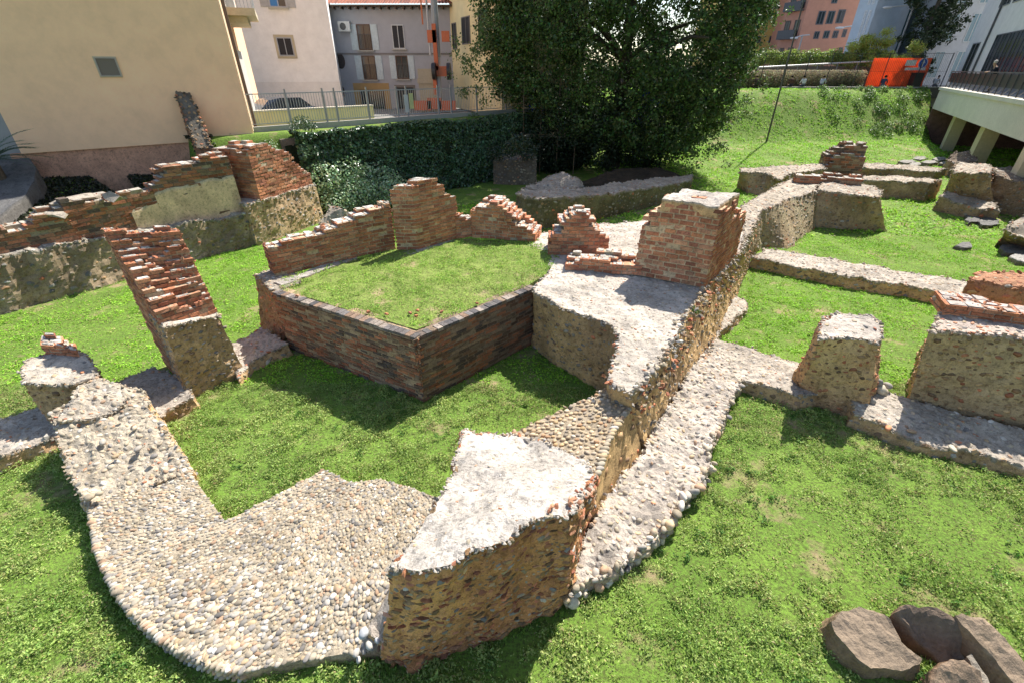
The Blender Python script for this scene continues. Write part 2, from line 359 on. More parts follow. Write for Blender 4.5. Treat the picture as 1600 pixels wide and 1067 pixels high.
# ------------------------------------------------------------------ bricks
BOXF = np.array([(0, 3, 2, 1), (4, 5, 6, 7), (0, 1, 5, 4), (1, 2, 6, 5), (2, 3, 7, 6), (3, 0, 4, 7)])
def brickwork(quad, z0, z1, hfun, course=.1, bl=.28, bw=.16, joint=.018, pal=BRK, mort=(.50, .40, .28), batter=.0, seed=3, erode=.06, caps=.5, proud=.012, capc=(.52, .48, .42), stagger=True, rubble=.35):
    """bricks laid in courses in a warped quad plan (A,B front, C,D back); hfun(u,v) in metres gives the ragged height"""
    A, B, C, D = [np.array(p[:2], float) for p in quad]
    L = (np.linalg.norm(B-A)+np.linalg.norm(C-D))/2; T = (np.linalg.norm(D-A)+np.linalg.norm(C-B))/2
    cen = (A+B+C+D)/4
    nb = max(1, int(round(L/bl))); nw = max(1, int(round(T/bw))); ncs = int((z1-z0)/course)+1
    bl = L/nb; bw = T/nw
    def mp(u, v, z):
        s = np.clip(u/L, -.1, 1.1)[..., None]; t = np.clip(v/T, -.1, 1.1)[..., None]
        p = (A*(1-s)+B*s)*(1-t)+(D*(1-s)+C*s)*t
        k = (1-batter*(z-z0))[..., None]; p = cen+(p-cen)*k
        return np.concatenate([p, z[..., None]], -1)
    def keep(u, v, z):
        e = erode
        q = np.c_[u, v, z]; nn = fbm(q, 2.2, seed, 2)
        return (u > -1e-6) & (u < L+1e-6) & (v > -1e-6) & (v < T+1e-6) & (z > z0-course) & (z+course*.3 < np.array([hfun(a, b) for a, b in zip(u, v)])+e*nn)
    U = []; V = []; Z = []; HL = []
    for c in range(ncs):
        off = (.5 if (c % 2 and stagger) else 0.)
        e0 = np.clip((np.arange(nb+1+(1 if off else 0))-off)*bl, 0, L)
        for w in range(nw):
            e = e0.copy()
            if len(e) > 2: e[1:-1] += np.clip(rng.normal(0, bl*.13, len(e)-2), -bl*.22, bl*.22)
            for i in range(len(e)-1):
                if e[i+1]-e[i] < .02: continue
                U.append((e[i]+e[i+1])/2); HL.append((e[i+1]-e[i])/2); V.append((w+.5)*bw); Z.append(z0+(c+.5)*course)
    U, V, Z, HL = map(np.array, (U, V, Z, HL)); k = keep(U, V, Z); U, V, Z, HL = U[k], V[k], Z[k], HL[k]
    ex = {}
    ex['l'] = ~keep(U-HL-.04, V, Z); ex['r'] = ~keep(U+HL+.04, V, Z)
    def any3(dv, dz): return ~(keep(U, V+dv, Z+dz) & keep(U-HL*.85, V+dv, Z+dz) & keep(U+HL*.85, V+dv, Z+dz))
    ex['f'] = any3(-bw, 0); ex['b'] = any3(bw, 0); ex['t'] = any3(0, course)
    vis = ex['l'] | ex['r'] | ex['f'] | ex['b'] | ex['t']
    U, V, Z, HL = U[vis], V[vis], Z[vis], HL[vis]; ex = {a: b[vis] for a, b in ex.items()}; n = len(U)
    br, mo = MB(), MB()
    def boxes(u0, u1, v0, v1, za, zb, jit, col, mb):
        uu = np.stack([u0, u1, u1, u0]*2, 1); vv = np.stack([v0, v0, v1, v1]*2, 1); zz = np.stack([za]*4+[zb]*4, 1)
        zz = zz+.012*fbm(np.stack([uu, vv, zz], -1).reshape(-1, 3), 1.3, seed+77, 2).reshape(zz.shape)
        uu = uu+rng.normal(0, jit, uu.shape); vv = vv+rng.normal(0, jit, uu.shape); zz = zz+rng.normal(0, jit*.6, uu.shape)
        X = mp(uu, vv, zz).reshape(-1, 3); k = len(u0)
        mb.add(X, (BOXF[None]+(np.arange(k)*8)[:, None, None]).reshape(-1, 4), np.repeat(col, 8, 0))
    j = joint/2; pr = rng.normal(0, .006, n)+proud
    j_ = j+np.abs(rng.normal(0, .003, n))
    u0 = U-HL+np.where(ex['l'], -pr, j_); u1 = U+HL+np.where(ex['r'], pr, -j_)
    v0 = V-bw/2+np.where(ex['f'], -pr, 0); v1 = V+bw/2+np.where(ex['b'], pr, 0)
    za = Z-course/2+j; zb = Z+course/2-j
    q = np.c_[U, V, Z]; pn = fbm(q, 1.2, seed+5)
    miss = rng.random(n) < .04
    col = pal[rng.integers(0, len(pal), n)]*(1+rng.normal(0, .1, (n, 1)))*(1+.22*pn[:, None])
    s = ~miss
    boxes(u0[s], u1[s], v0[s], v1[s], za[s], zb[s], .0045, col[s], br)
    ins = np.abs(rng.normal(.004, .004, n))
    mc = np.array(mort)*(1+rng.normal(0, .08, (n, 1)))
    boxes(U-HL+np.where(ex['l'], ins, 0), U+HL-np.where(ex['r'], ins, 0), V-bw/2+np.where(ex['f'], ins, 0), V+bw/2-np.where(ex['b'], ins, 0), Z-course/2, Z+course/2-np.where(ex['t'], .01, 0), .001, mc, mo)
    # broken mortar left on exposed tops
    k = ex['t'] & (rng.random(n) < caps); m = k.sum()
    if m:
        p = mp(U[k]+rng.normal(0, .04, m), V[k]+rng.normal(0, .03, m), Z[k]+course/2-.012)
        g_ = rng.uniform(.0, .06, (4, m)); boxes(U[k]-HL[k]+g_[0], U[k]+HL[k]-g_[1], V[k]-bw/2+g_[2]*.6, V[k]+bw/2-g_[3]*.6, Z[k]+course/2-.02, Z[k]+course/2+rng.uniform(0, .012, m), .009, np.array(capc)*rng.uniform(.75, 1.1, (m, 1)), mo)
        for _ in range(3):
            p = mp(U[k]+rng.uniform(-1, 1, m)*bl*.45, V[k]+rng.uniform(-1, 1, m)*bw*.4, Z[k]+course/2-.004)
            stones(mo, p, rng.normal(0, .3, (m, 3))+[0, 0, 1], bl*rng.uniform(.07, .2, m), (.4, .9), .38, np.concatenate([np.array([capc]), np.array([capc])*.8, pal[:2]]), False, False, .5, cv=.15, embed=0)
    k = ex['t'] & (rng.random(n) < rubble); m = k.sum()
    for _ in range(2):
        p = mp(U[k]+rng.uniform(-1, 1, m)*bl*.5, V[k]+rng.uniform(-1, 1, m)*bw*.5, Z[k]+course/2-.004)
        if m: stones(br, p, rng.normal(0, .6, (m, 3))+[0, 0, 1], bl*rng.uniform(.12, .34, m), (.4, .8), .4, np.concatenate([pal, np.array([capc])*.8]), False, False, .55, cv=.18, embed=0)
    # crumbled bits along exposed vertical corners
    k = (ex['f'] & (ex['l'] | ex['r'])) & (rng.random(n) < .5); m = k.sum()
    if m:
        p = mp(U[k]+np.where(ex['l'][k], -HL[k], HL[k]), V[k]-bw/2, Z[k]+rng.uniform(-.5, .5, m)*course)
        stones(br, p, rng.normal(0, 1, (m, 3)), course*rng.uniform(.25, .5, m), (.6, .9), .6, pal, False, False, .5, cv=.18, embed=0)
    return br, mo
def brick_part(parent, *a, names=('bricks', 'mortar'), **k):
    br, mo = brickwork(*a, **k)
    br.build(names[0], M_BRK, parent); br.absorb(mo, M_MAS, False)
def ip(xs, ys): return lambda u, v: float(np.interp(u, xs, ys))
def lerp2(a, b, t): return tuple(a[i]+(b[i]-a[i])*t for i in range(len(a)))

# ================================================================== GROUND
YW0 = np.array(P(33, 240, 3.1)[:2]); YW1 = np.array(P(397, 215, 3.1)[:2])      # foot line of the cream house
FN0 = np.array(P(372, 206, 3.3)[:2]); FN1 = np.array(P(820, 173, 3.3)[:2])      # fence line on top of the ivy wall
def side_of(p, a, b):
    d = b-a; d = d/np.linalg.norm(d); return d[0]*(p[:, 1]-a[1])-d[1]*(p[:, 0]-a[0])   # >0 left of a->b
def sstep(x): x = np.clip(x, 0, 1); return x*x*(3-2*x)
LW = [np.array(p) for p in [(-20., 2.6), (-13.37, 10.55), (-12.0, 12.4), (-10.84, 14.3), (-8.9, 16.2)]]   # foot of the long left wall
C0 = np.array([34.6, 42.0]); DK = np.array([-.508, -.861])
def ground_z(p):
    und = sstep((side_of(p, C0, C0+DK)-.0)/1.2)
    z = .5*sstep((p[:, 1]-28)/10)
    yb = p[:, 1]-.12*(p[:, 0]-20)
    z = z+3.45*sstep((yb-38.)/6.6)*sstep((p[:, 0]-2)/7); z = z*(1-und)
    # bank behind the long left wall
    d = np.full(len(p), -9.)
    for a, b in zip(LW[:-1], LW[1:]): 
        s = side_of(p, a, b); t = ((p-a)@(b-a))/((b-a)@(b-a)); d = np.where((t > -.05) & (t < 1.05), np.maximum(d, s), d)
    bank = 1.2+np.clip((d-.9)*.22, 0, 1.5); 
    z = np.where((d > .9) & (p[:, 0] < -8.), np.maximum(z, bank), z)
    # bank under the street fence, hidden by the ivy
    fd_ = FN1-FN0; s_ = -side_of(p, FN0, FN1); tt = ((p-FN0)@fd_)/(fd_@fd_)
    z = np.where((tt > -.12) & (tt < 1.1) & (s_ > -1.5), np.maximum(z, 3.22*sstep((1.75-s_)/.9)), z)
    q = np.c_[p, np.zeros(len(p))]
    return z+.035*fbm(q, .6, 5)
def sheet(name, x0, x1, y0, y1, nx, ny, zf, mat, col=(.2, .2, .2), hole=None):
    x = np.linspace(x0, x1, nx); y = np.linspace(y0, y1, ny); X, Y = np.meshgrid(x, y); p = np.c_[X.ravel(), Y.ravel()]
    V = np.c_[p, zf(p)]; i = np.arange(nx*ny).reshape(ny, nx)
    F = np.c_[i[:-1, :-1].ravel(), i[:-1, 1:].ravel(), i[1:, 1:].ravel(), i[1:, :-1].ravel()]
    if hole is not None: F = F[~hole(V[F].mean(1))]
    m = MB(); m.add(V, F, col); return tag(m.build(name, mat, smooth=True), kind='structure')
sheet('lawn', -26, 44, -4, 50, 350, 270, ground_z, M_LAWN)
# streets (level ground around the sunken ruins)
def prism(mb, pts, z0, z1, col):
    n = len(pts); a = sum(pts[i][0]*pts[(i+1) % n][1]-pts[(i+1) % n][0]*pts[i][1] for i in range(n))
    if a < 0: pts = pts[::-1]
    V = [(p[0], p[1], z0) for p in pts]+[(p[0], p[1], z1) for p in pts]
    F = [np.array([[i, (i+1) % n, n+(i+1) % n, n+i] for i in range(n)]), np.array([list(range(n, 2*n))]), np.array([list(range(n))[::-1]])]
    mb.add(V, F, col)
m = MB(); prism(m, [(-140, 21), tuple(YW0+[-2, -.5]), tuple(YW1), tuple(FN0), tuple(FN1), (4.5, 34.5), (9.5, 44), (9.5, 160), (-140, 160)], 2.2, 2.82, (.22, .215, .2))
tag(m.build('street', M_ROAD), kind='structure')
m = MB(); prism(m, [(9.4, 47.2), (44, 47.4), (120, 47.6), (120, 260), (9.4, 260)], 2.5, 3.95, (.30, .29, .27))
tag(m.build('pavement', M_ROAD), kind='structure')
m = MB(); prism(m, [(-400, -300), (400, -300), (400, 700), (-400, 700)], -1.2, -1.0, (.15, .2, .07))
tag(m.build('terrain', M_ROAD), kind='structure')

# ================================================================== RUINS, NEAR
RUB = dict(res=.055, amp=.06, rag=.045, topamp=.04)
# --- cobbled apse foundation
t = thing('cobbled_apse', 'low apse-shaped platform densely paved with small pale river cobbles, straight inner edge, rounded outer edge', 'ruin foundation')
Z = .24
loop = [P(137, 792, Z), P(148, 855, Z), P(168, 905, Z), P(195, 948, Z), P(232, 985, Z), P(275, 1015, Z), P(330, 1042, Z), P(385, 1050, .16), P(470, 1032, .14), P(560, 1020, .14), P(600, 1012, .2), P(630, 960, .26), P(650, 880, .26), P(700, 782, .26),
        P(655, 765, Z), P(596, 748, Z), P(548, 752, Z), P(505, 732, Z), P(430, 772, Z), P(352, 812, Z), P(325, 775, Z), P(290, 722, Z), P(272, 695, Z+.02), P(255, 720, Z+.02), P(150, 750, Z+.02)]
mb = MB(); block(mb, loop, res=.09, amp=.01, rag=.012, topamp=.02, batter=.0, topc=(.48, .40, .29), side1=(.42, .35, .25), seed=11)
mb.build('cobble_paving', M_MAS, t)
T = np.concatenate(mb.tris['top']); p, n = darts(T, .038, 5)
kk_ = fbm(p, 1.6, 9) < .62; p, n = p[kk_], n[kk_]; k = len(p); cob = MB()
ang = np.arctan2(p[:, 1]-6, p[:, 0]+1.5)+.6*fbm(p, .8, 3)+rng.normal(0, .35, k)
n = np.tile([0, 0, 1.], (k, 1))+rng.normal(0, .12, (k, 3))
big = np.clip((p[:, 1] < 3.2)*1.+.3*fbm(p, 1.2, 4), 0, 1)
r_ = (.020+.026*rng.random(k)**1.6)*(1+.3*big)
stones(cob, p, n, r_, (.5, .85), .5, PEB*.92, spin=ang, embed=.1, cv=.2, rough=.2)
# edge setts along the rounded rim
rim = np.array(loop[:8]); q = []
for a, b in zip(rim[:-1], rim[1:]):
    kk = int(np.linalg.norm(b-a)/.055); q += [a+(b-a)*i/kk for i in range(kk)]
q = np.array(q); d = q-np.array([-2., 5.2, 0]); an = np.arctan2(d[:, 1], d[:, 0])
for zz, sz in ((-.02, .06), (-.10, .055), (-.18, .06)):
    qq = q+np.c_[-np.cos(an)*.02, -np.sin(an)*.02, np.full(len(q), zz)]
    stones(cob, qq, np.tile([0, 0, 1.], (len(q), 1))+rng.normal(0, .1, (len(q), 3)), sz*rng.uniform(.8, 1.15, len(q)), (.45, .7), .6, PEB*1.05, spin=an+rng.normal(0, .12, len(q)), embed=0)
mb.absorb(cob, M_PEB, True)

# --- rubble wall rising from the apse, with the stub at its end
t = thing('rubble_wall', 'rubble wall stump topped by a flat capstone and red brick, stepping down to the cobbled apse', 'ruin wall')
mb = MB()
block(mb, [P(137, 792, .255), P(300, 735, .255), P(268, 690, .40), P(243, 655, .54), P(224, 613, .72), P(160, 598, .86), P(80, 645, .84), P(92, 700, .6)], bz=0, seed=12, topc=(.54, .46, .35), res=.05, amp=.06, rag=.05, topamp=.06)
block(mb, [P(92, 655, .84), P(128, 600, .96), P(158, 588, .97), P(205, 606, .82), P(190, 630, .78), P(140, 655, .76)], bz=0, seed=19, topc=(.52, .45, .36), res=.05, amp=.05, rag=.05, topamp=.07)
mb.build('rubble_core', M_MAS, t); mb0 = mb
dress(mb, t, .085, .075, PEB*.8, PEB, True, (.4, .65), (.3, .7))
mb = MB(); block(mb, [P(34, 578, 1.02), P(43, 563, 1.02), P(72, 553, 1.02), P(125, 547, 1.02), P(146, 566, .98), P(152, 590, .95), P(110, 598, .98), P(66, 600, 1.0), P(37, 598, 1.0)],
                 [P(82, 672, 0), None, None, None, None, P(168, 652, 0), P(140, 668, 0), P(110, 680, 0), P(88, 680, 0)], batter=.0, seed=14, res=.06, amp=.07, topamp=.02, topc=(.56, .49, .40), side1=(.45, .33, .19))
mb.build('stub', M_MAS, t); dress(mb, t, .085, .1, DARKST*1.5, PEB, True, (.4, .65), frac_top=.4)
brick_part(t, [P(73, 553, 1.02), P(122, 556, 1.02), P(118, 540, 1.02), P(74, 540, 1.02)], 1.0, 1.28, lambda u, v: 1.28-.5*abs(u-.2), course=.075, bl=.2, bw=.15, seed=15, caps=1.)
# loose stones spilled beside the stub
pt = np.array([P(x, y, z) for x, y, z in [(152, 600, .8), (175, 612, .75), (165, 628, .72), (130, 640, .66), (142, 650, .66), (122, 662, .62), (190, 650, .7), (210, 668, .6), (160, 690, .6), (215, 700, .5), (180, 712, .5), (140, 775, .4), (155, 770, .4), (240, 712, .5), (150, 740, .36)]])
sm = MB(); stones(sm, pt, np.tile([0, 0, 1.], (len(pt), 1)), rng.uniform(.045, .08, len(pt)), (.6, .9), .6, PEB); mb0.absorb(sm, M_PEB, True)
a_, b_ = np.array(P(140, 780, .27)), np.array(P(300, 730, .27)); q = np.array([a_+(b_-a_)*rng.random()+rng.normal(0, 1, 3)*[.1, .1, .012] for _ in range(300)]); q = q[inside(q, [P(158, 790), P(150, 765), P(240, 700), P(292, 735), P(300, 750)])]; sm = MB(); stones(sm, q, rng.normal(0, .2, q.shape)+[0, 0, 1], rng.uniform(.022, .05, len(q)), (.55, .9), .6, PEB, rough=.2); mb0.absorb(sm, M_PEB, True)

# --- footings between the stub, the pier and the terrace
def footing(name, label, loop, bz=0, seed=20, cat='ruin footing', side=.10, top=.09, topc=(.56, .485, .40), hi=False, parts=None, **k):
    t = thing(name, label, cat); kk = dict(RUB); kk.update(k)
    mb = MB(); block(mb, loop, bz=bz, seed=seed, topc=topc, **kk); mb.build('mortar_core', M_MAS, t)
    dress(mb, t, side, top, np.concatenate([PEB*.6, DARKST*1.4]), PEB, hi, (.4, .65), (.35, .65), frac_top=.6)
    return t
footing('wall_footing', 'pale low footing running out of the left frame edge below the rubble stump', [P(-60, 665, .26), P(0, 655, .26), P(60, 634, .26), P(90, 640, .26), P(100, 672, .24), P(60, 690, .24), P(0, 712, .24), P(-60, 735, .24)], seed=21)
footing('wall_footing', 'short footing linking the rubble stump to the tall leaning brick pier', [P(165, 606, .3), P(238, 574, .3), P(290, 590, .3), P(300, 622, .25), P(246, 648, .22)], seed=22)
footing('wall_footing', 'dark rough footing between the tall brick pier and the corner of the brick terrace', [P(357, 540, .32), P(408, 513, .36), P(450, 536, .30), P(415, 552, .22), P(386, 566, .2), P(372, 590, .16)], seed=23)

# --- tall left pier: rubble base, ragged brick upper part
t = thing('brick_pier', 'tall ragged brick pier on a rubble base, worn to a slope, left lawn', 'ruin pier')
A, B, C, D = (-6.12, 7.0), (-5.62, 7.76), (-6.30, 8.4), (-7.45, 8.16)
A2, B2 = lerp2(A, D, .1), lerp2(B, C, .16)
mb = MB(); block(mb, [(*A, 1.62), (*B, 1.45), (*lerp2(B, C, .5), 1.5), (*lerp2(A, D, .5), 1.6)], [(-6.24, 6.94, -.05), (-5.62, 7.86, -.05), (*lerp2(B, C, .55), -.05), (*lerp2(A, D, .55), -.05)], seed=31, res=.055, amp=.06, side1=(.46, .33, .19), topc=(.58, .5, .41))
mb.build('rubble_base', M_MAS, t); dress(mb, t, .088, 0, PEB*.5, PEB, True, (.42, .66))
hf = lambda u, v: float(np.interp(v, [0, .1, .3, .55, .8, 1.0, 1.4], [1.72, 1.9, 2.15, 2.45, 2.72, 2.95, 2.95]))+.05*math.sin(u*9)
brick_part(t, [A2, B2, C, D], 1.46, 3.1, hf, course=.078, bl=.2, bw=.11, seed=32, pal=np.concatenate([BRK, BRK*1.12]), erode=.12, caps=.6, mort=(.46, .33, .22), rubble=.9)
brick_part(t, [lerp2(A, D, .3), lerp2(B, C, .3), C, D], 0, 1.7, lambda u, v: 9, course=.09, bl=.26, bw=.3, seed=33, erode=.0, mort=(.44, .36, .28), names=('lower_bricks', 'lower_mortar'))

# --- brick terrace with turf top
t = thing('brick_terrace', 'square brick retaining terrace filled with turf, flat dark coping bricks along its two near edges', 'brick terrace')
TF, TL, TR = np.array(P(650, 528, 1.42)[:2]), np.array(P(427, 457, 1.42)[:2]), np.array(P(836, 449, 1.42)[:2])
TBL = np.array(P(622, 388, 1.42)[:2])+[.1, .2]; TBR = np.array(P(880, 412, 1.42)[:2])
def inset(a, b, d): e = (b-a)/np.linalg.norm(b-a); return np.array([-e[1], e[0]])*d
n1 = inset(TL, TF, .3); n2 = inset(TF, TR, .3)
c_in = TF+n1+n2*1.0
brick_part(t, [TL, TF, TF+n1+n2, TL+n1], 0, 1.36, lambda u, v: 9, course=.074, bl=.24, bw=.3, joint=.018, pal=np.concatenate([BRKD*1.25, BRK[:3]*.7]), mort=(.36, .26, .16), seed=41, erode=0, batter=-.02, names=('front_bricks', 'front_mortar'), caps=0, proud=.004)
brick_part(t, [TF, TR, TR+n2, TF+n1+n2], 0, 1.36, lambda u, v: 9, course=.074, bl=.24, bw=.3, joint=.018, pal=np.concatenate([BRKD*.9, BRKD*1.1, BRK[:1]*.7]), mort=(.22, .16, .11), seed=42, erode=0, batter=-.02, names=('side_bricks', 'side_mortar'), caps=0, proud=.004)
cp = MB(); PAL = np.array([(.17, .15, .14), (.13, .12, .12), (.22, .17, .14), (.30, .20, .14), (.36, .30, .25), (.20, .18, .17)])
def coping(a, b, nn, w):
    L = np.linalg.norm(b-a); k = int(L/.125); e = (b-a)/L
    for i in range(k):
        if random.random() < .04: continue
        u0, u1 = i*L/k+.004, (i+1)*L/k-.006; o = random.gauss(0, .016); z = 1.365+random.gauss(0, .005); c = PAL[random.randrange(6)]*random.uniform(.85, 1.15)
        q = [a+e*u0+nn*(-.07+o), a+e*u1+nn*(-.07+o), a+e*u1+nn*(w+o), a+e*u0+nn*(w+o)]
        cp.add([(x[0], x[1], z) for x in q]+[(x[0], x[1], z+.058) for x in q], BOXF, c)
coping(TL, TF, n1, .52); coping(TF+(TR-TF)*.03+n2*.01, TR, n2, .5)
cp.C = [c*.8 for c in cp.C]; cp.build('coping', M_BRK, t)
lp = [(*(TF+(n1+n2)*.56), 1.41), (*(TR+n2*.6), 1.41), (*TBR, 1.40), (*P(868, 396, 1.42)[:2], 1.42), (*P(842, 376, 1.42)[:2], 1.42), (*P(720, 374, 1.42)[:2], 1.42), (*TBL, 1.42), (*P(435, 434, 1.42)[:2], 1.4), (*(TL+n1*.55), 1.41)]
M_TURF = ground_mat('terrace_turf', (.18, .27, .05), (.26, .34, .08), (.12, .13, .04), (.36, .27, .16), 1.3)
mb = MB(); block(mb, [q for q in lp], bz=0, batter=-.02, res=.12, amp=0, rag=.0, topamp=.03, topc=(.2, .15, .08), seed=43)
turf_loop = np.array([q[:2] for q in lp]); mb.build('turf', M_TURF, t)
# ragged left end of the terrace
mb = MB(); block(mb, [P(398, 428, 1.44), P(430, 456, 1.42), P(470, 440, 1.44), P(450, 415, 1.44)], [P(408, 522, -.05), P(446, 538, -.05), None, None], seed=44, res=.07, amp=.07, topamp=.03, side1=(.33, .2, .12), side2=(.25, .2, .13), topc=(.42, .36, .29))
mb.build('wall_end', M_MAS, t); dress(mb, t, .09, .1, np.concatenate([BRK*.8, DARKST*1.5]), PEB, True, (.4, .6))
for q in [(P(440, 446, 1.45), P(560, 402, 1.45)), (P(640, 398, 1.45), P(712, 376, 1.45))]:
    a, b = np.array(q[0]), np.array(q[1]); e = (b-a)/np.linalg.norm(b-a); nn = np.array([-e[1], e[0], 0])*.28
    mb = MB(); block(mb, [a, b, b+nn, a+nn], bz=1.3, batter=0, res=.08, amp=.01, rag=.03, topamp=.015, topc=(.47, .42, .37), seed=46)
    mb.build('mortar_ledge', M_MAS, t)
# broken bricks lying in the turf
for x, y in ((464, 462), (575, 487), (604, 491), (650, 494), (641, 489), (652, 485), (690, 487), (745, 474)):
    bb = MB(); stones(bb, np.array([P(x, y, 1.47)]), np.array([[0, 0, 1.]]), [.05], (.6, .8), .6, BRK, rough=.3)
    o = bb.build('brick_fragment', M_BRK); tag(o, 'small broken piece of red brick lying in the turf of the brick terrace', 'brick fragment', 'brick fragments in the terrace turf')

# --- brick walls standing on the back of the terrace
t = thing('brick_wall', 'stepped brown brick wall along the rear left edge of the turf terrace', 'ruin wall')
a, b = np.array(P(431, 432, 1.44)[:2]), np.array(P(618, 388, 1.44)[:2]); nn = inset(a, b, .42)
brick_part(t, [a, b, b+nn, a+nn], 1.42, 2.9, ip([0, .35, .9, 1.3, 1.75, 2.2, 2.6, 3.1, 3.6], [2.1, 2.12, 2.2, 2.25, 2.32, 2.48, 2.55, 2.7, 2.8]), course=.085, bl=.27, bw=.21, seed=51, erode=.05, caps=.9, mort=(.48, .36, .23), pal=np.concatenate([BRK*.95, BRK*.8]), joint=.024)
t = thing('brick_pier', 'square brick pier with a rough broken top at the rear corner of the turf terrace', 'ruin pier')
a, b, c = np.array(P(622, 390, 1.44)[:2]), np.array(P(654, 390, 1.44)[:2]), np.array(P(716, 372, 1.44)[:2]); d = a+(c-b)
brick_part(t, [a, b, c, d], 1.42, 3.4, lambda u, v: float(np.interp(v, [0, .3, .7, 1.1], [2.92, 3.1, 3.2, 2.6])), course=.09, bl=.24, bw=.2, seed=52, erode=.12, caps=1., mort=(.5, .38, .24), joint=.024)
t = thing('brick_wall', 'low crumbling brick wall behind the turf between rear pier and ragged brick mass', 'ruin wall')
a, b = np.array(P(714, 373, 1.44)[:2]), np.array(P(742, 369, 1.44)[:2]); nn = inset(a, b, .5)
brick_part(t, [a, b, b+nn, a+nn], 1.42, 2.3, ip([0, .3, .6, .8], [2.1, 1.98, 2.0, 2.1]), course=.085, bl=.22, bw=.2, seed=53, erode=.08, caps=1.)
t = thing('brick_wall', 'ragged triangular brick mass sloping down to the right behind the turf terrace', 'ruin wall')
a, b = np.array(P(738, 370, 1.44)[:2]), np.array(P(836, 378, 1.44)[:2]); nn = inset(a, b, .8)
brick_part(t, [a, b, b+nn, a+nn], 1.42, 2.9, lambda u, v: float(np.interp(u, [0, .3, .75, .95, 1.3, 1.8], [2.15, 2.35, 2.5, 2.3, 2.0, 1.62]))+.12*(v-.3), course=.085, bl=.24, bw=.2, seed=54, erode=.1, caps=.9)
# --- mortar platform and long central wall
t = thing('rubble_wall', 'wide mortar-topped rubble wall in the middle, ochre inner face, carrying the big brick pier', 'ruin wall')
loop = [P(832, 452, 1.44), P(862, 473, 1.43), P(892, 486, 1.42), P(930, 496, 1.42), P(955, 505, 1.4), P(968, 527, 1.38), P(960, 560, 1.36), P(951, 588, 1.34), P(957, 602, 1.32), P(982, 614, 1.3), P(1003, 600, 1.3), P(1028, 570, 1.32), P(1052, 535, 1.34), P(1074, 487, 1.38), P(1103, 447, 1.42), P(1158, 392, 1.42),
        P(1163, 345, 1.40), P(1110, 340, 1.42), P(1010, 345, 1.42), P(915, 352, 1.42), P(840, 366, 1.42), P(828, 384, 1.42), P(862, 398, 1.44), P(858, 425, 1.44)]
bot = [P(832, 541, 0)]+[P(862, 565, 0), P(893, 585, 0), P(925, 604, 0), P(940, 612, 0)]+[None]*3+[None]+[P(1012, 706, .1), P(1022, 684, .1), P(1040, 648, .1), P(1077, 590, .1), P(1100, 559, .1), P(1128, 520, .1), P(1172, 412, 0)]+[None]*8
mb = MB(); block(mb, loop, bot, bz=0, seed=61, res=.07, amp=.05, topamp=.035, topc=(.62, .545, .46), side1=(.52, .37, .19), side2=(.33, .23, .13))
mb.build('mortar_core', M_MAS, t)
dress(mb, t, .085, .07, np.concatenate([DARKST*1.3, PEB*.55]), PEB*1.05, True, (.35, .62), (.25, .5), frac_top=.35, frac_side=.8)
# bigger rough stones and bricks along the broken right rim
rimp = [P(982, 618, 1.28), P(1003, 602, 1.28), P(1028, 572, 1.3), P(1052, 537, 1.32), P(1074, 489, 1.36), P(1103, 449, 1.4), P(1150, 402, 1.4)]
inn = [P(951, 585, 1.33), P(957, 600, 1.31), P(982, 612, 1.3), P(966, 527, 1.38), P(958, 560, 1.36), P(955, 505, 1.4), P(975, 600, 1.31), P(1000, 592, 1.31), P(968, 545, 1.37)]
def rimstones(pts, t, gap, sz, pal, spread=.06, zs=.05, name='rim_stone', rough=.3):
    pts = np.array(pts); q = []
    for a, b in zip(pts[:-1], pts[1:]):
        kk = max(1, int(np.linalg.norm(b-a)/gap)); q += [a+(b-a)*i/kk for i in range(kk)]
    q = np.array(q); q = q+rng.normal(0, 1, q.shape)*[spread, spread, zs]; s = MB()
    stones(s, q, rng.normal(0, .5, q.shape)+[0, 0, 1], sz*rng.uniform(.6, 1.3, len(q)), (.45, .9), .55, pal, hi=rough < .25, rough=.5 if rough > .25 else rough); return HOST[t.name].absorb(s, M_PEB if rough < .25 else M_BRK, rough < .25)
rimstones(rimp, t, .035, .062, np.concatenate([PEB, PEB, BRK[:3]]), .07, .08)
dr = [(np.array(p)+np.array([.12, -.06, -.28])) for p in rimp]; rimstones(dr, t, .035, .055, np.concatenate([PEB*.8, BRK, DARKST]), .07, .16, 'core_stone')
rimstones(inn[:3], t, .05, .06, np.concatenate([BRK*1.15, BRK, PEB[:2]]), .05, .02, 'rim_brick')
rimstones(inn[3:5]+inn[:1], t, .09, .055, np.concatenate([BRK*1.15, PEB[:4]]), .04, .02, 'rim_brick')
# --- piers on the platform
t = thing('brick_pier', 'small ragged brick pier between the turf terrace and the big brick pier', 'ruin pier')
a, b = np.array(P(857, 398, 1.44)[:2]), np.array(P(948, 400, 1.44)[:2]); nn = inset(a, b, .75)
brick_part(t, [a, b, b+nn, a+nn], 1.42, 2.9, lambda u, v: float(np.interp(u, [0, .2, .45, .8, 1.1, 1.5], [1.75, 2.1, 2.5, 2.55, 2.2, 1.72]))-.1*abs(v-.3), course=.095, bl=.25, bw=.2, seed=71, erode=.12, caps=.8, mort=(.40, .30, .2))
t = thing('brick_wall', 'very low broken brick wall with mortar lumps between the small pier and the big pier', 'ruin wall')
a, b = np.array(P(884, 421, 1.44)[:2]), np.array(P(1000, 430, 1.44)[:2]); nn = inset(a, b, .55)
brick_part(t, [a, b, b+nn, a+nn], 1.42, 2., lambda u, v: 1.62+.18*v+.05*u, course=.08, bl=.22, bw=.18, seed=72, erode=.14, caps=.9)
t = thing('brick_pier', 'biggest square brick pier with a flat pale mortar top, broad ochre joints', 'ruin pier')
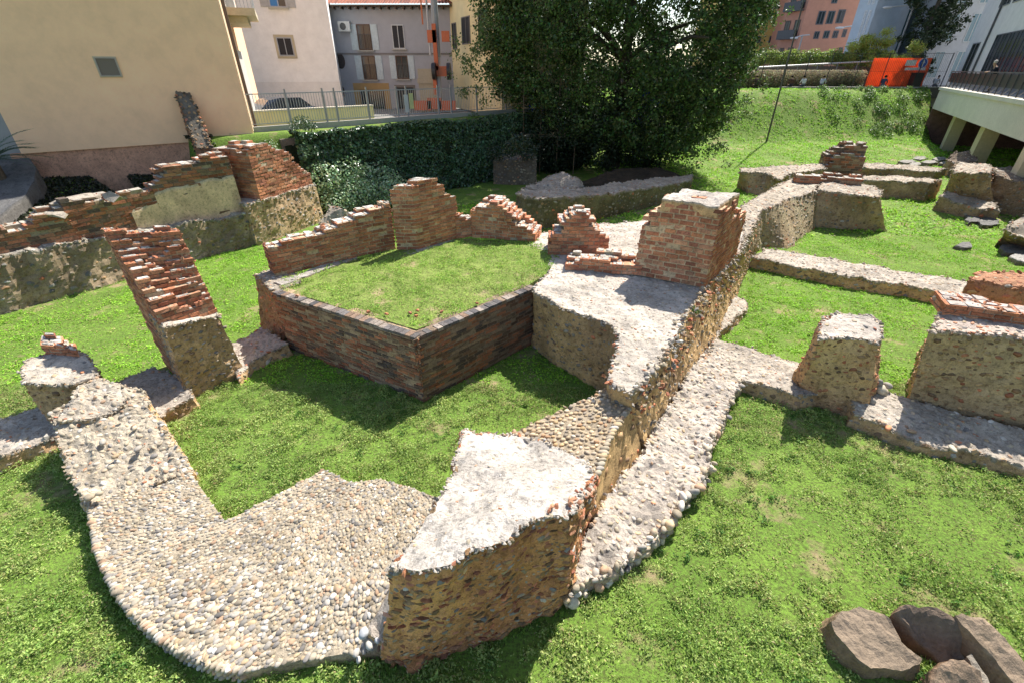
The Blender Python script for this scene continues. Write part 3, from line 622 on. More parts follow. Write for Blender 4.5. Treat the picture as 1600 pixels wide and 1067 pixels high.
A, B, C = P(990, 428, 1.44), P(1101, 449, 1.44), P(1150, 400, 1.44); D = (A[0]+(C[0]-B[0])*1.0, A[1]+(C[1]-B[1])*1.0)
hp = lambda u, v: float(np.interp(u, [0, .12, .3, 1.3, 1.5], [2.3, 2.75, 3.15, 3.12, 3.05])) - (.35 if v > 1.25 else 0)-(.2 if v > 1.7 else 0)
brick_part(t, [A, B, C, D], 1.42, 3.3, hp, course=.105, bl=.27, bw=.17, joint=.026, seed=73, erode=.1, caps=.3, mort=(.58, .42, .26), proud=.006, batter=.02)
mb = MB(); Av, Bv, Cv, Dv = [np.array(q[:2]) for q in (A, B, C, D)]; ce = (Av+Bv+Cv+Dv)/4
q = [Av+(Bv-Av)*.22, Av+(Bv-Av)*.96, Bv+(Cv-Bv)*.55, Dv*.45+Av*.55+(Bv-Av)*.22]
q = [ce+(x-ce)*.96 for x in q]
block(mb, [(*x, 3.17) for x in q], bz=3.0, batter=.02, res=.06, amp=.02, rag=.04, topamp=.04, topc=(.66, .58, .5), seed=74); mb.build('mortar_cap', M_MAS, t)

# --- front block and the cobbled strip behind it
t = thing('rubble_wall', 'massive foreground wall block with a bright white mortar top and a shaded brown face', 'ruin wall')
loop = [P(614, 882, 1.74), P(650, 893, 1.77), P(700, 880, 1.78), P(745, 858, 1.78), P(800, 838, 1.76), P(845, 812, 1.75), P(880, 808, 1.72), P(900, 793, 1.68), P(918, 765, 1.4), P(932, 742, 1.12), P(915, 716, 1.08), P(850, 692, 1.05), P(800, 678, 1.02), P(755, 676, 1.02), P(727, 670, 1.05), P(716, 700, 1.15), P(706, 745, 1.3), P(688, 782, 1.42), P(650, 832, 1.6)]
bot = [P(606, 1050, -.05), P(640, 1046, -.05), P(690, 1032, -.05), P(740, 1018, -.05), P(790, 998, -.05), P(850, 972, -.05), P(884, 952, -.05), P(897, 915, .05), P(915, 850, .1), P(930, 815, .1)]+[None]*9
mb = MB(); block(mb, loop, bot, bz=0, batter=.03, seed=81, res=.045, amp=.085, rag=.035, topamp=.04, topc=(.62, .56, .49), side1=(.56, .31, .14), side2=(.36, .16, .075))
mb.build('mortar_core', M_MAS, t)
dress(mb, t, .052, .07, np.concatenate([DARKST, DARKST*1.6, BRK*.75, BRK*.5, PEB*.6]), PEB*1.1, False, (.35, .75), (.15, .5), frac_top=.35, frac_side=.9, brickfrac=.05)
T_ = np.concatenate(mb.tris['side']); p_, n_ = darts(T_, .1, 4); k_ = rng.random(len(p_)) < .45; s_ = MB(); stones(s_, p_[k_], n_[k_], rng.uniform(.05, .085, k_.sum()), (.28, .4), .5, np.concatenate([BRK*.7, DARKST*1.4, DARKST]), True, False, .45, spin=rng.normal(0, .12, k_.sum())); mb.absorb(s_, M_BRK, False)
rimstones([P(614, 884, 1.72), P(650, 895, 1.74), P(700, 880, 1.75), P(745, 860, 1.75), P(800, 840, 1.73), P(845, 815, 1.72)], t, .11, .055, np.concatenate([PEB, PEB, BRK[:2]]), .02, .02)
rimstones([P(862, 800, 1.72), P(895, 790, 1.66), P(915, 765, 1.42), P(930, 745, 1.1)], t, .03, .045, np.concatenate([BRK, BRK, PEB[:4]]), .035, .05, 'rim_brick')
rimstones([P(727, 672, 1.02), P(755, 676, 1.02), P(800, 678, 1.04), P(850, 692, 1.06)], t, .12, .05, np.concatenate([PEB, BRK[:2]*1.2]), .03, .01)
t = thing('rubble_spill', 'heap of white stones, mortar and orange brick bits at the foreground block', 'rubble')
mb = MB(); block(mb, [P(572, 985, .30), P(612, 915, .46), P(622, 965, .5), P(612, 1005, .32), P(590, 1003, .28)], bz=0, batter=.03, res=.05, amp=.04, rag=.04, topamp=.05, topc=(.5, .43, .36), seed=83); mb.build('mortar_lump', M_MAS, t)
pt = np.array([P(x, y, z) for x, y, z in [(567, 988, .38), (577, 1008, .3), (600, 1012, .32), (590, 1000, .38), (622, 918, .75), (625, 940, .72), (603, 975, .5), (620, 990, .5), (612, 965, .6), (560, 1030, .12)]])
for q, r_, c_ in zip(pt, [.065, .05, .045, .04, .05, .07, .04, .05, .05, .04], [0, 1, 1, 0, 2, 2, 3, 1, 3, 1]):
    s_ = MB(); stones(s_, q[None], rng.normal(0, .4, (1, 3))+[0, 0, 1], [r_], (.6, .9), .7, np.array([(.5, .5, .5), (.48, .45, .4), (.5, .21, .09), (.46, .2, .09)])[c_:c_+1]); s_.build('loose_stone', M_PEB, t, smooth=True)

t = thing('cobbled_strip', 'narrow wall top set with tan cobbles between the white-topped block and the central wall', 'ruin wall')
loop = [P(935, 738, .98), P(945, 700, .97), P(960, 668, .98), P(986, 634, 1.0), P(980, 612, 1.05), P(955, 602, 1.05), P(930, 617, 1.02), P(875, 641, 1.0), P(830, 662, .98), P(798, 676, .96), P(850, 700, .95), P(900, 730, .95)]
bot = [P(930, 812, .1), P(940, 792, .1), P(958, 766, .1), P(1006, 716, .1)]+[None]*8
mb = MB(); block(mb, loop, bot, bz=0, batter=.02, seed=84, res=.06, amp=.02, rag=.01, topamp=.02, topc=(.46, .37, .26), side1=(.48, .34, .17), side2=(.34, .24, .13)); mb.build('mortar_core', M_MAS, t)
cob = MB(); T = np.concatenate(mb.tris['top']); p, n = darts(T, .062, 6)
stones(cob, p, n*0+[0, 0, 1.]+rng.normal(0, .12, p.shape), rng.uniform(.034, .05, len(p)), (.55, .8), .6, PEB*np.array([1.08, .98, .85]), spin=np.full(len(p), .5)+rng.normal(0, .35, len(p)), embed=-.15)
for q0, q1 in ((loop[0], loop[1]), (loop[1], loop[2]), (loop[2], loop[3])):
    a, b = np.array(q0), np.array(q1); kk = int(np.linalg.norm(b-a)/.085)+1; q = np.array([a+(b-a)*i/kk for i in range(kk)])
    stones(cob, q, np.tile([0, 0, 1.], (kk, 1)), rng.uniform(.06, .085, kk), (.5, .7), .55, PEB, spin=rng.normal(.3, .2, kk))
mb.absorb(cob, M_PEB, True); dress(mb, t, .12, 0, DARKST*1.5, PEB, True, frac_side=.4)

# --- stony footing at the right foot of the central wall
t = thing('stony_footing', 'broad low footing of pale stones curving along the right foot of the central wall', 'ruin footing')
loop = [P(886, 930, .22), P(905, 918, .24), P(950, 893, .24), P(1000, 858, .24), P(1035, 830, .24), P(1062, 788, .26), P(1098, 745, .26), P(1112, 720, .26), P(1106, 698, .26), P(1128, 660, .26), P(1142, 622, .26), P(1160, 598, .28), P(1120, 532, .28), P(1098, 548, .28), P(1060, 610, .28), P(1030, 660, .28), P(1000, 712, .28), P(962, 758, .3), P(928, 805, .32), P(905, 860, .3)]
mb = MB(); block(mb, loop, bz=0, batter=.03, seed=91, res=.06, amp=.05, rag=.05, topamp=.06, topc=(.60, .52, .44), side1=(.45, .37, .28), side2=(.34, .27, .2)); mb.build('mortar_core', M_MAS, t)
dress(mb, t, .085, .075, PEB, PEB*1.1, True, (.5, .75), (.35, .7), frac_top=.7, brickfrac=.12)
rimstones(loop[:9], t, .075, .075, PEB*1.12, .035, .03, 'edge_cobble', .15); rimstones([(p[0], p[1], .1) for p in loop[:9]], t, .08, .075, PEB*1.05, .03, .03, 'edge_cobble', .15)
rimstones(loop[8:12], t, .12, .06, PEB, .04, .03, 'edge_cobble', .15)
footing('stony_footing', 'small stone ledge jutting from the right foot of the central wall beside the lawn', [P(1119, 528, .2), P(1145, 503, .2), P(1167, 480, .2), P(1165, 470, .2), P(1150, 462, .25), P(1125, 500, .25)], seed=92, top=.08)
footing('low_wall', 'low mortar wall running from the central wall footing to the leaning rubble pillar', [P(1100, 560, .27), P(1118, 530, .27), P(1142, 534, .3), P(1190, 552, .3), P(1300, 580, .34), P(1300, 610, .3), P(1250, 620, .28), P(1200, 602, .28), P(1160, 592, .28), P(1120, 610, .25)], seed=93, top=.075)
# --- rubble pillar
t = thing('rubble_pillar', 'free-standing squat rubble pillar with a pale rounded mortar top, standing on the right lawn', 'ruin pillar')
loop = [P(1279, 528, 1.5), P(1281, 507, 1.52), P(1290, 495, 1.52), P(1307, 489, 1.54), P(1335, 489, 1.54), P(1360, 495, 1.54), P(1373, 503, 1.54), P(1379, 522, 1.5), P(1374, 536, 1.48), P(1350, 530, 1.5), P(1320, 525, 1.5), P(1300, 527, 1.5)]
bot = [P(1246, 622, -.02), None, None, None, None, None, P(1362, 618, 0), P(1366, 640, 0), P(1352, 658, -.02), P(1318, 652, -.02), P(1290, 644, -.02), P(1268, 636, -.02)]
mb = MB(); block(mb, loop, bot, bz=0, batter=.12, seed=94, res=.06, amp=.06, topamp=.03, topc=(.64, .56, .48), side1=(.52, .37, .19), side2=(.40, .25, .14)); mb.build('mortar_core', M_MAS, t)
dress(mb, t, .085, .1, np.concatenate([DARKST, DARKST*1.5, BRK[:3]*.6]), PEB, True, (.4, .66), frac_side=.95, frac_top=.3)
rimstones([P(1282, 520, 1.5), P(1287, 503, 1.52), P(1300, 495, 1.52)], t, .07, .05, BRK, .03, .02, 'rim_brick')
footing('low_wall', 'low ledge running from the rubble pillar past the big right-hand wall block', [P(1335, 645, .3), P(1320, 600, .34), P(1368, 590, .36), P(1392, 612, .3), P(1424, 622, .3), P(1500, 645, .3), P(1605, 672, .3), P(1700, 700, .3), P(1720, 775, .22), P(1600, 728, .2), P(1520, 706, .22), P(1440, 690, .22), P(1400, 672, .24)], seed=95, top=.1)
s_ = MB(); pt = np.array([P(x, y, z) for x, y, z in [(1366, 586, .42), (1362, 600, .4), (1376, 607, .42), (1360, 625, .34), (1372, 596, .55), (1364, 570, .5), (1380, 612, .36), (1386, 602, .4)]])
for q in pt:
    s_ = MB(); stones(s_, q[None], rng.normal(0, .4, (1, 3))+[0, 0, 1], [rng.uniform(.07, .12)], (.6, .9), .75, PEB[:7]); tag(s_.build('cobble', M_PEB, smooth=True), 'loose rounded cobble piled against the right side of the rubble pillar', 'stone', 'cobbles piled beside the rubble pillar')
for i, (x, y, r, c, l) in enumerate([(1388, 668, .1, BRK[1:2]*1.2, 'curved red brick piece on the ledge right of the rubble pillar'), (1425, 673, .08, PEB[8:9], 'brownish cobble on the lit end of the low ledge at right'), (1489, 700, .09, PEB[3:4], 'white cobble at the grassy edge below the right wall block')]):
    s_ = MB(); stones(s_, np.array([P(x, y, .27)]), np.array([[0, 0, 1.]]), [r], (.5, .6), .4, c); tag(s_.build('loose_stone', M_PEB, smooth=True), l, 'stone')
# --- big right block
t = thing('rubble_wall', 'large right-hand rubble wall block with stepped brick and mortar top, cut off by the frame', 'ruin wall')
loop = [P(1455, 516, 1.72), P(1470, 490, 1.76), P(1480, 474, 1.8), P(1560, 480, 1.8), P(1720, 505, 1.8), P(1900, 560, 1.8), P(1760, 548, 1.72), P(1600, 528, 1.72), P(1520, 519, 1.72)]
bot = [P(1418, 632, .15), P(1418, 600, 0), P(1432, 560, 0), None, None, None, P(1700, 700, .2), P(1600, 672, .2), P(1500, 648, .2)]
mb = MB(); block(mb, loop, bot, bz=0, seed=96, res=.07, amp=.06, topamp=.03, topc=(.60, .49, .41), side1=(.50, .38, .22), side2=(.34, .24, .14)); mb.build('mortar_core', M_MAS, t)
dress(mb, t, .088, .1, np.concatenate([DARKST, DARKST*1.5, BRK[:2]*.6]), np.concatenate([PEB, BRK]), True, (.35, .62), frac_side=.85)
a, b = np.array(P(1472, 492, 1.74)[:2]), np.array(P(1740, 530, 1.74)[:2]); nn = inset(a, b, .6)
brick_part(t, [a, b, b+nn, a+nn], 1.72, 2.1, lambda u, v: 1.97, course=.08, bl=.26, bw=.2, seed=97, erode=.1, caps=1., capc=(.5, .43, .38), mort=(.45, .35, .27))
t = thing('rubble_wall', 'orange-topped wall block standing behind the large right-hand block', 'ruin wall')
loop = [P(1518, 436, 1.6), P(1530, 425, 1.6), P(1600, 428, 1.6), P(1720, 440, 1.6), P(1720, 470, 1.6), P(1600, 449, 1.6)]
mb = MB(); block(mb, loop, bz=0, seed=98, res=.09, amp=.05, topamp=.02, batter=.12, topc=(.5, .26, .15), side1=(.42, .30, .2), side2=(.34, .17, .1)); mb.build('mortar_core', M_MAS, t)
dress(mb, t, .12, .12, np.concatenate([BRK, DARKST*1.5]), np.concatenate([BRK*1.1, PEB[:3]]), False)
footing('low_wall', 'long thin light mortar wall crossing the right-hand lawn', [P(1176, 402, .38), P(1196, 390, .4), P(1240, 394, .4), P(1340, 412, .42), P(1440, 430, .42), P(1518, 440, .44), P(1535, 455, .4), P(1498, 462, .36), P(1420, 446, .34), P(1340, 434, .34), P(1250, 418, .34)], seed=99, top=.09, res=.09, amp=.07, batter=.12)

# ================================================================== RUINS, FAR
FAR = dict(res=.13, amp=.06, rag=.05, topamp=.05)
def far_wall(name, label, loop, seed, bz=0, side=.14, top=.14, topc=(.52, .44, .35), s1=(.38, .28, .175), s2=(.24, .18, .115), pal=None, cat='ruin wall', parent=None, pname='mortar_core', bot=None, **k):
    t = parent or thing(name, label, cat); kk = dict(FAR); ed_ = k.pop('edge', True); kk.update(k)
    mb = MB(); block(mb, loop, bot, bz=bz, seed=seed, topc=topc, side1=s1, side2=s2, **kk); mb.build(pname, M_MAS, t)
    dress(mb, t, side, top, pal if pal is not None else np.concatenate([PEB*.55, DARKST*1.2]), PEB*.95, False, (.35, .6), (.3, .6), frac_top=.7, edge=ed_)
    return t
far_wall('rubble_wall', 'long wall continuing behind the big brick pier, bending towards the back with pale cobbled top', [P(1158, 392, 1.38), P(1176, 358, 1.3), P(1192, 328, 1.27), P(1218, 320, 1.25), P(1226, 312, 1.25), P(1284, 297, 1.3), P(1290, 287, 1.3), P(1240, 279, 1.3), P(1215, 290, 1.3), P(1183, 308, 1.32), P(1158, 322, 1.36)], 101,
         bot=[P(1165, 425, 0), P(1180, 400, 0), P(1190, 386, 0), P(1225, 390, 0), P(1240, 385, 0), P(1274, 355, 0), None, None, None, None, None], side=.11, s1=(.30, .26, .17))
far_wall('rubble_wall', 'thick square-ended wall of shaded rubble in the middle distance, right of the bending wall', [P(1276, 296, 1.36), P(1330, 304, 1.35), P(1372, 309, 1.33), P(1380, 300, 1.33), P(1362, 291, 1.33), P(1320, 284, 1.36), P(1285, 283, 1.4)], 102,
         bot=[P(1270, 356, 0), P(1335, 360, 0), P(1384, 362, 0), None, None, None, None], side=.11)
t = thing('brick_wall', 'low broken brick courses on top of the square-ended wall in the middle distance', 'ruin wall')
a, b = np.array(P(1242, 284, 1.35)[:2]), np.array(P(1345, 291, 1.35)[:2]); nn = inset(a, b, .6)
brick_part(t, [a, b, b+nn, a+nn], 1.3, 1.8, lambda u, v: 1.62, course=.1, bl=.3, bw=.3, seed=103, erode=.16, caps=1., pal=BRKD*1.3, mort=(.36, .3, .22))
far_wall('rubble_wall', 'curved apse wall of the distant ruin with a pale top and rounded dark front', [P(1155, 268, 1.05), P(1160, 263, 1.05), P(1205, 261, 1.05), P(1285, 256, 1.05), P(1290, 264, 1.0), P(1235, 272, 1.0), P(1222, 280, 1.0), P(1214, 280, 1.0), P(1200, 271, 1.0), P(1175, 270, 1.0)], 104,
         bot=[P(1157, 296, 0), None, None, None, None, None, P(1226, 300, 0), P(1205, 306, 0), P(1186, 307, 0), P(1168, 303, 0)])
t = thing('brick_pier', 'dark broken brick stump rising from the distant apse wall on the far lawn', 'ruin pier')
a, b = np.array(P(1284, 276, .5)[:2]), np.array(P(1341, 279, .5)[:2]); nn = inset(a, b, 1.3)
brick_part(t, [a, b, b+nn, a+nn], 0, 2.3, lambda u, v: float(np.interp(u, [0, .3, .7, 3], [1.2, 1.9, 2.15, 2.1]))-(.5 if v < .4 else 0), course=.12, bl=.34, bw=.3, seed=105, erode=.14, caps=1., pal=BRKD*1.2, mort=(.33, .28, .2))
far_wall('rubble_wall', 'thin rubble wall running right from the distant brick stump to the stepped block', [P(1346, 281, .8), P(1400, 283, .8), P(1455, 286, .85), P(1470, 283, .85), P(1450, 279, .8), P(1400, 276, .75), P(1350, 275, .75)], 106, batter=.1)
far_wall('rubble_wall', 'farthest low stone wall line at the foot of the grassy slope', [P(1344, 262, .45), P(1400, 264, .45), P(1462, 269, .45), P(1478, 264, .45), P(1420, 258, .45), P(1350, 255, .45)], 107)
far_wall('rubble_wall', 'stepped rubble block partly under the concrete deck, lower ledge in front', [P(1488, 264, 1.7), P(1497, 255, 1.75), P(1541, 256, 1.75), P(1552, 264, 1.7), P(1545, 272, 1.7), P(1498, 270, 1.7)], 108,
         bot=[P(1478, 316, 0), None, None, None, P(1556, 338, 0), P(1500, 328, 0)])
far_wall('stone_ledge', 'rough dark ledge at the foot of the stepped block beside the deck column', [P(1468, 308, .6), P(1480, 300, .7), P(1555, 318, .6), P(1562, 328, .5), P(1530, 326, .5), P(1490, 316, .5)], 109, cat='ruin wall')
far_wall('rubble_wall', 'ruin wall running in the shade beneath the concrete deck', [P(1545, 262, 1.5), P(1600, 262, 1.5), P(1680, 290, 1.3), P(1640, 300, 1.2), P(1560, 275, 1.5)], 110, topc=(.30, .23, .17), s1=(.24, .18, .12))  # top and faces coloured darker to stand for the deck's shade
far_wall('rubble_wall', 'sloping stub of wall under the deck beside the middle column', [P(1478, 250, .8), P(1490, 238, 1.2), P(1515, 238, 1.3), P(1530, 252, 1.0), P(1500, 258, .8)], 111, topc=(.26, .19, .14), s1=(.2, .15, .1))  # stub colours darkened as if the deck's shade fell on it
far_wall('boulder', 'lumpy rubble boulder beside the nearest deck column at the right frame edge', [P(1568, 358, .8), P(1580, 346, .95), P(1600, 338, 1.1), P(1640, 345, 1.1), P(1650, 372, .8), P(1600, 372, .6)], 112, cat='boulder', bot=[P(1568, 384, -.05), None, None, None, None, P(1600, 392, -.05)])
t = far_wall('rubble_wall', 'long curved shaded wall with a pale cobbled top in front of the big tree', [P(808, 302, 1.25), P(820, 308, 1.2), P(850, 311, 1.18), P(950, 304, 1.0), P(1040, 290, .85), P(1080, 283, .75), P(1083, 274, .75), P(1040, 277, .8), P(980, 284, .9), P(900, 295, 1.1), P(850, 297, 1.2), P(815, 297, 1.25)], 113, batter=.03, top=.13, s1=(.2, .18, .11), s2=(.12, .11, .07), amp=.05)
far_wall('rubble_mound', 'rounded rubble mound in the tree shade behind the left end of the curved wall', [P(815, 296, .9), P(850, 280, 1.1), P(880, 268, 1.3), P(905, 280, 1.2), P(912, 292, .9), P(860, 300, .8)], 114, cat='rubble', batter=.5)
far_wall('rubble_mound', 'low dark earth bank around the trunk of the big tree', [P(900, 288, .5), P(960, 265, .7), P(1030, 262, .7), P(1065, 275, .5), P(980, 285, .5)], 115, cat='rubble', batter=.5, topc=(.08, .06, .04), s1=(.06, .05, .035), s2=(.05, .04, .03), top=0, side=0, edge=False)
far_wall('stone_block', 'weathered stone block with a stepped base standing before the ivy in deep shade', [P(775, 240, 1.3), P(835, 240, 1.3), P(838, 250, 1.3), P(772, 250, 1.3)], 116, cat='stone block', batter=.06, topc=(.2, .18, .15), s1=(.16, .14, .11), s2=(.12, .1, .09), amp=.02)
t = thing('stone_steps', 'pair of worn stone steps on the far lawn at the edge of the tree', 'steps')
for i, (z, w) in enumerate(((.18, 0), (.36, .3))):
    mb = MB(); a = np.array(P(1084, 250, 0)[:2])+[.2*i, w]; b = np.array(P(1136, 250, 0)[:2])+[-.2*i, w]
    block(mb, [(*a, z), (*b, z), (b[0], b[1]+.7, z), (a[0], a[1]+.7, z)], bz=0, res=.2, amp=.03, topamp=.02, topc=(.4, .33, .27), seed=117+i); mb.build('step', M_MAS, t)
# --- long left wall, two tiers
t = thing('long_ruin_wall', 'long two-tier ruined wall at left, rubble base below, brick and plaster above', 'ruin wall')
f0 = [(-16.4, 6.8), (-13.3, 10.65), (-12.0, 12.4), (-10.84, 14.3), (-9.2, 16.0), (-8.8, 16.9)]
zt = [1.45, 1.42, 1.3, 1.15, 1.12, 1.12]
bk = [(-11.5, 18.6), (-13.2, 16.0), (-14.6, 13.6), (-15.4, 12.2), (-18.2, 8.6)]
mb = MB(); block(mb, [(x-.12, y+.1, z) for (x, y), z in zip(f0, zt)]+[(x, y, 1.3) for x, y in bk], [(x, y, -.05) for x, y in f0]+[None]*5, seed=121, res=.1, amp=.09, rag=.1, topamp=.08, topc=(.40, .36, .30), side1=(.38, .30, .21), side2=(.21, .165, .115)); mb.build('rubble_base', M_MAS, t)
dress(mb, t, .13, .13, np.concatenate([PEB*.45, DARKST*1.1]), PEB*.9, False, frac_side=.8)
def off(pts, d):
    r = []; pts = [np.array(q, float) for q in pts]
    for i, q in enumerate(pts):
        e = pts[min(i+1, len(pts)-1)]-pts[max(i-1, 0)]; e /= np.linalg.norm(e); r.append(q+np.array([-e[1], e[0]])*d)
    return r
u0 = off(f0, .42); u1 = off(f0, 1.05); zu = [2.05, 2.1, 2.3, 2.28, 2.2]
segs = [(0, ip([0, 9], [2.0, 2.1])), (1, ip([0, .6, 1.2, 1.6, 2.2], [2.1, 2.05, 1.95, 2.2, 2.3])), (2, ip([0, 1.2, 2.3], [2.35, 2.28, 2.35]))]
for i, h in segs:
    brick_part(t, [u0[i], u0[i+1], u1[i+1], u1[i]], 1.25, 2.5, h, course=.1, bl=.3, bw=.3, seed=122+i, erode=.12, caps=.8, pal=np.concatenate([BRKD*1.25, BRK*.7]), mort=(.33, .27, .19), names=('upper_bricks', 'upper_mortar'), capc=(.46, .41, .34))
brick_part(t, [u0[3], u0[4], u1[4], u1[3]], 1.1, 3.2, ip([0, .3, .5, 1.2, 2.4], [2.35, 2.5, 2.85, 2.98, 3.1]), course=.1, bl=.3, bw=.3, seed=126, erode=.1, caps=.8, pal=np.concatenate([BRKD*1.25, BRK*.7]), mort=(.33, .27, .19), names=('upper_bricks', 'upper_mortar'))
# plaster left on the lower half of the right-hand panel
mb = MB(); a, b = np.array(u0[2])*.35+np.array(u0[3])*.65, np.array(u0[4]); nn = inset(a, b, -.03)
for aa, bb_, z in ((a, np.array(u0[3]), 1.9), (np.array(u0[3]), b, 2.3)):
    nn = inset(aa, bb_, -.03)
    block(mb, [(*(aa+nn), z-.1), (*(bb_+nn), z+.1), (*(bb_-nn), z+.1), (*(aa-nn), z-.1)], bz=1.15, batter=0, res=.12, amp=.006, rag=.01, topamp=.07, side1=(.66, .50, .35), side2=(.48, .36, .25), seed=127)
mb.build('plaster_panel', M_MAS, t)
# thick end buttress
q = [(-9.25, 16.0), (-8.8, 16.75), (-8.0, 19.1), (-9.9, 19.9), (-11.0, 17.0), (-10.2, 16.5)]
mb = MB(); block(mb, [(*p_, 1.5) for p_ in q], bz=0, batter=.1, res=.12, amp=.07, seed=128, side1=(.44, .34, .2), side2=(.34, .25, .16)); mb.build('buttress_base', M_MAS, t); dress(mb, t, .12, 0, np.concatenate([PEB*.6, DARKST*1.3]), PEB)
hb = lambda u, v: float(np.interp(u, [0, .5, 1.2, 1.8, 2.4, 3], [3.15, 3.35, 3.2, 2.8, 2.2, 1.7]))-.1*abs(v-.8)
brick_part(t, [(-8.95, 16.5), (-8.1, 19.1), (-9.7, 19.7), (-10.4, 17.0)], 1.45, 3.6, hb, course=.1, bl=.28, bw=.28, seed=129, erode=.16, caps=1., mort=(.42, .35, .25), names=('buttress_bricks', 'buttress_mortar'), pal=np.concatenate([BRK, BRK*.8]))
mb = MB()
for k_, q in enumerate([(P(100, 318, 2.25), .5), (P(135, 309, 2.3), .6), (P(175, 307, 2.35), .5), (P(85, 335, 2.1), .35)]):
    stones(mb, np.array([q[0]]), np.array([[0, 0, 1.]]), [q[1]], (.6, .8), .28, np.array([(.34, .29, .23)]), hi=False, rough=.5)
mb.build('mortar_lump', M_MAS, t)
far_wall('rubble_mound', 'mossy white rubble lump between the end buttress and the ivy', [P(500, 350, .4), P(515, 322, .9), P(535, 325, .9), P(560, 345, .4), P(530, 360, .2)], 131, cat='rubble')

# ================================================================== LOOSE BOULDERS
def boulder(label, top, z, thick, seed, col=(.30, .225, .155), tilt=None, cat='boulder', name='boulder'):
    col = tuple(q*.8 for q in col); loop = [P(x, y, zz) for x, y, zz in top]; mb = MB()
    block(mb, loop, bz=-.05, batter=.03, res=.04, amp=.05, rag=.03, topamp=.03, topc=tuple(q/.74 for q in col), side1=(col[0]*.9, col[1]*.85, col[2]*.8), side2=(col[0]*.7, col[1]*.62, col[2]*.55), seed=seed)
    o = mb.build(name, M_STN, smooth=False); tag(o, label, cat); return o
boulder('flat smooth brown boulder, leftmost of the foreground rocks', [(1300, 968, .30), (1312, 950, .32), (1345, 947, .34), (1375, 955, .34), (1392, 968, .34), (1410, 1000, .30), (1446, 1030, .24), (1444, 1040, .22), (1415, 1048, .22), (1360, 1046, .22), (1330, 1020, .24), (1306, 990, .26)], .3, .3, 141)
boulder('dark shaded brown boulder with a paler rear rim in the middle of the foreground rocks', [(1400, 955, .42), (1415, 946, .48), (1465, 947, .52), (1500, 968, .48), (1525, 990, .40), (1535, 1008, .30), (1510, 1030, .12), (1470, 1030, .1), (1435, 1000, .2), (1415, 972, .35)], .4, .3, 142, (.24, .17, .12))
boulder('long ridged tan boulder leaning along the right frame edge', [(1492, 962, .50), (1505, 958, .52), (1540, 965, .5), (1580, 1005, .4), (1620, 1060, .3), (1600, 1085, .25), (1560, 1040, .32), (1530, 1000, .42)], .5, .3, 143, (.34, .25, .17))
boulder('small brown boulder cut by the bottom frame edge', [(1462, 1045, .30), (1480, 1030, .34), (1500, 1030, .34), (1530, 1050, .3), (1540, 1085, .2), (1455, 1085, .2)], .3, .3, 144, (.30, .21, .14))
boulder('narrow pale splinter of stone between the foreground boulders', [(1512, 1025, .3), (1520, 1022, .32), (1545, 1060, .25), (1556, 1090, .2), (1538, 1085, .2)], .3, .2, 145, (.42, .36, .28))
for i, (pts, l) in enumerate([([(1506, 335), (1512, 331), (1528, 332), (1532, 339), (1514, 341)], 'grey flat slab nearest the stepped block, top of the three by the column'), ([(1508, 343), (1520, 337), (1532, 339), (1531, 347), (1514, 348)], 'grey flat slab in the middle of the three by the column'), ([(1529, 345), (1540, 339), (1560, 343), (1561, 351), (1534, 353)], 'grey flat slab, right one of the three by the column'),
                         ([(1493, 383), (1504, 378), (1516, 378), (1519, 386), (1508, 387)], 'lone small flat grey stone in the middle of the right lawn'), ([(1560, 388), (1566, 382), (1600, 383), (1640, 388), (1600, 396), (1572, 395)], 'dark flat slab below the boulder at the right frame edge'), ([(1577, 401), (1590, 396), (1630, 398), (1620, 410), (1590, 407)], 'lighter flat slab nearest the viewer at the right frame edge')]):
    boulder(l, [(x, y, .14) for x, y in pts], .14, .1, 150+i, (.17, .16, .15) if i != 5 else (.36, .34, .31), cat='stone slab', name='stone_slab')

for i, (x, y, w_) in enumerate(((1418, 253, 14), (1438, 248, 12), (1452, 254, 14), (1468, 249, 12), (1480, 255, 12), (1430, 257, 10))):
    o = boulder('flat grey slab in the scattered row at the foot of the slope beside the deck', [(x-w_, y, .3), (x-w_*.4, y-3, .34), (x+w_*.6, y-3, .34), (x+w_, y, .3), (x, y+2.5, .28)], .3, .2, 170+i, (.34, .31, .27), cat='stone slab', name='stone_slab'); o['group'] = 'slabs scattered at the foot of the slope'
# ================================================================== BACKGROUND
def ray(x, y): a = (x-800)/711.1; b = (533.5-y)/711.1; return np.array([a, cP+b*sP, -sP+b*cP])
class Plane:
    """upright facade plane through o along unit direction d"""
    def __init__(s, o, d): s.o = np.array(o, float)[:2]; d = np.array(d, float)[:2]; s.d = d/np.linalg.norm(d); n = np.array([s.d[1], -s.d[0]]); s.n = n if n@(-s.o) > 0 else -n
    def at(s, x, y):
        r = ray(x, y); t = (s.o@s.n)/(r[:2]@s.n); p = r*t; return float((p[:2]-s.o)@s.d), float(p[2]+CAM_H)
    def pt(s, u, w, z): p = s.o+s.d*u+s.n*w; return (p[0], p[1], z)
def box(mb, pl, u0, u1, w0, w1, z0, z1, col):
    V = [pl.pt(u, w, z) for z in (z0, z1) for u, w in ((u0, w0), (u1, w0), (u1, w1), (u0, w1))]
    a = np.array(V); e = np.cross(a[1]-a[0], a[3]-a[0])[2]; F = BOXF if e > 0 else BOXF[:, ::-1]
    mb.add(V, F, col)
def bpart(name, mat, parent, pl, boxes, col, label=None):
    mb = MB(); [box(mb, pl, *b, col) for b in boxes]; return mb.build(name, mat, parent, label=label)
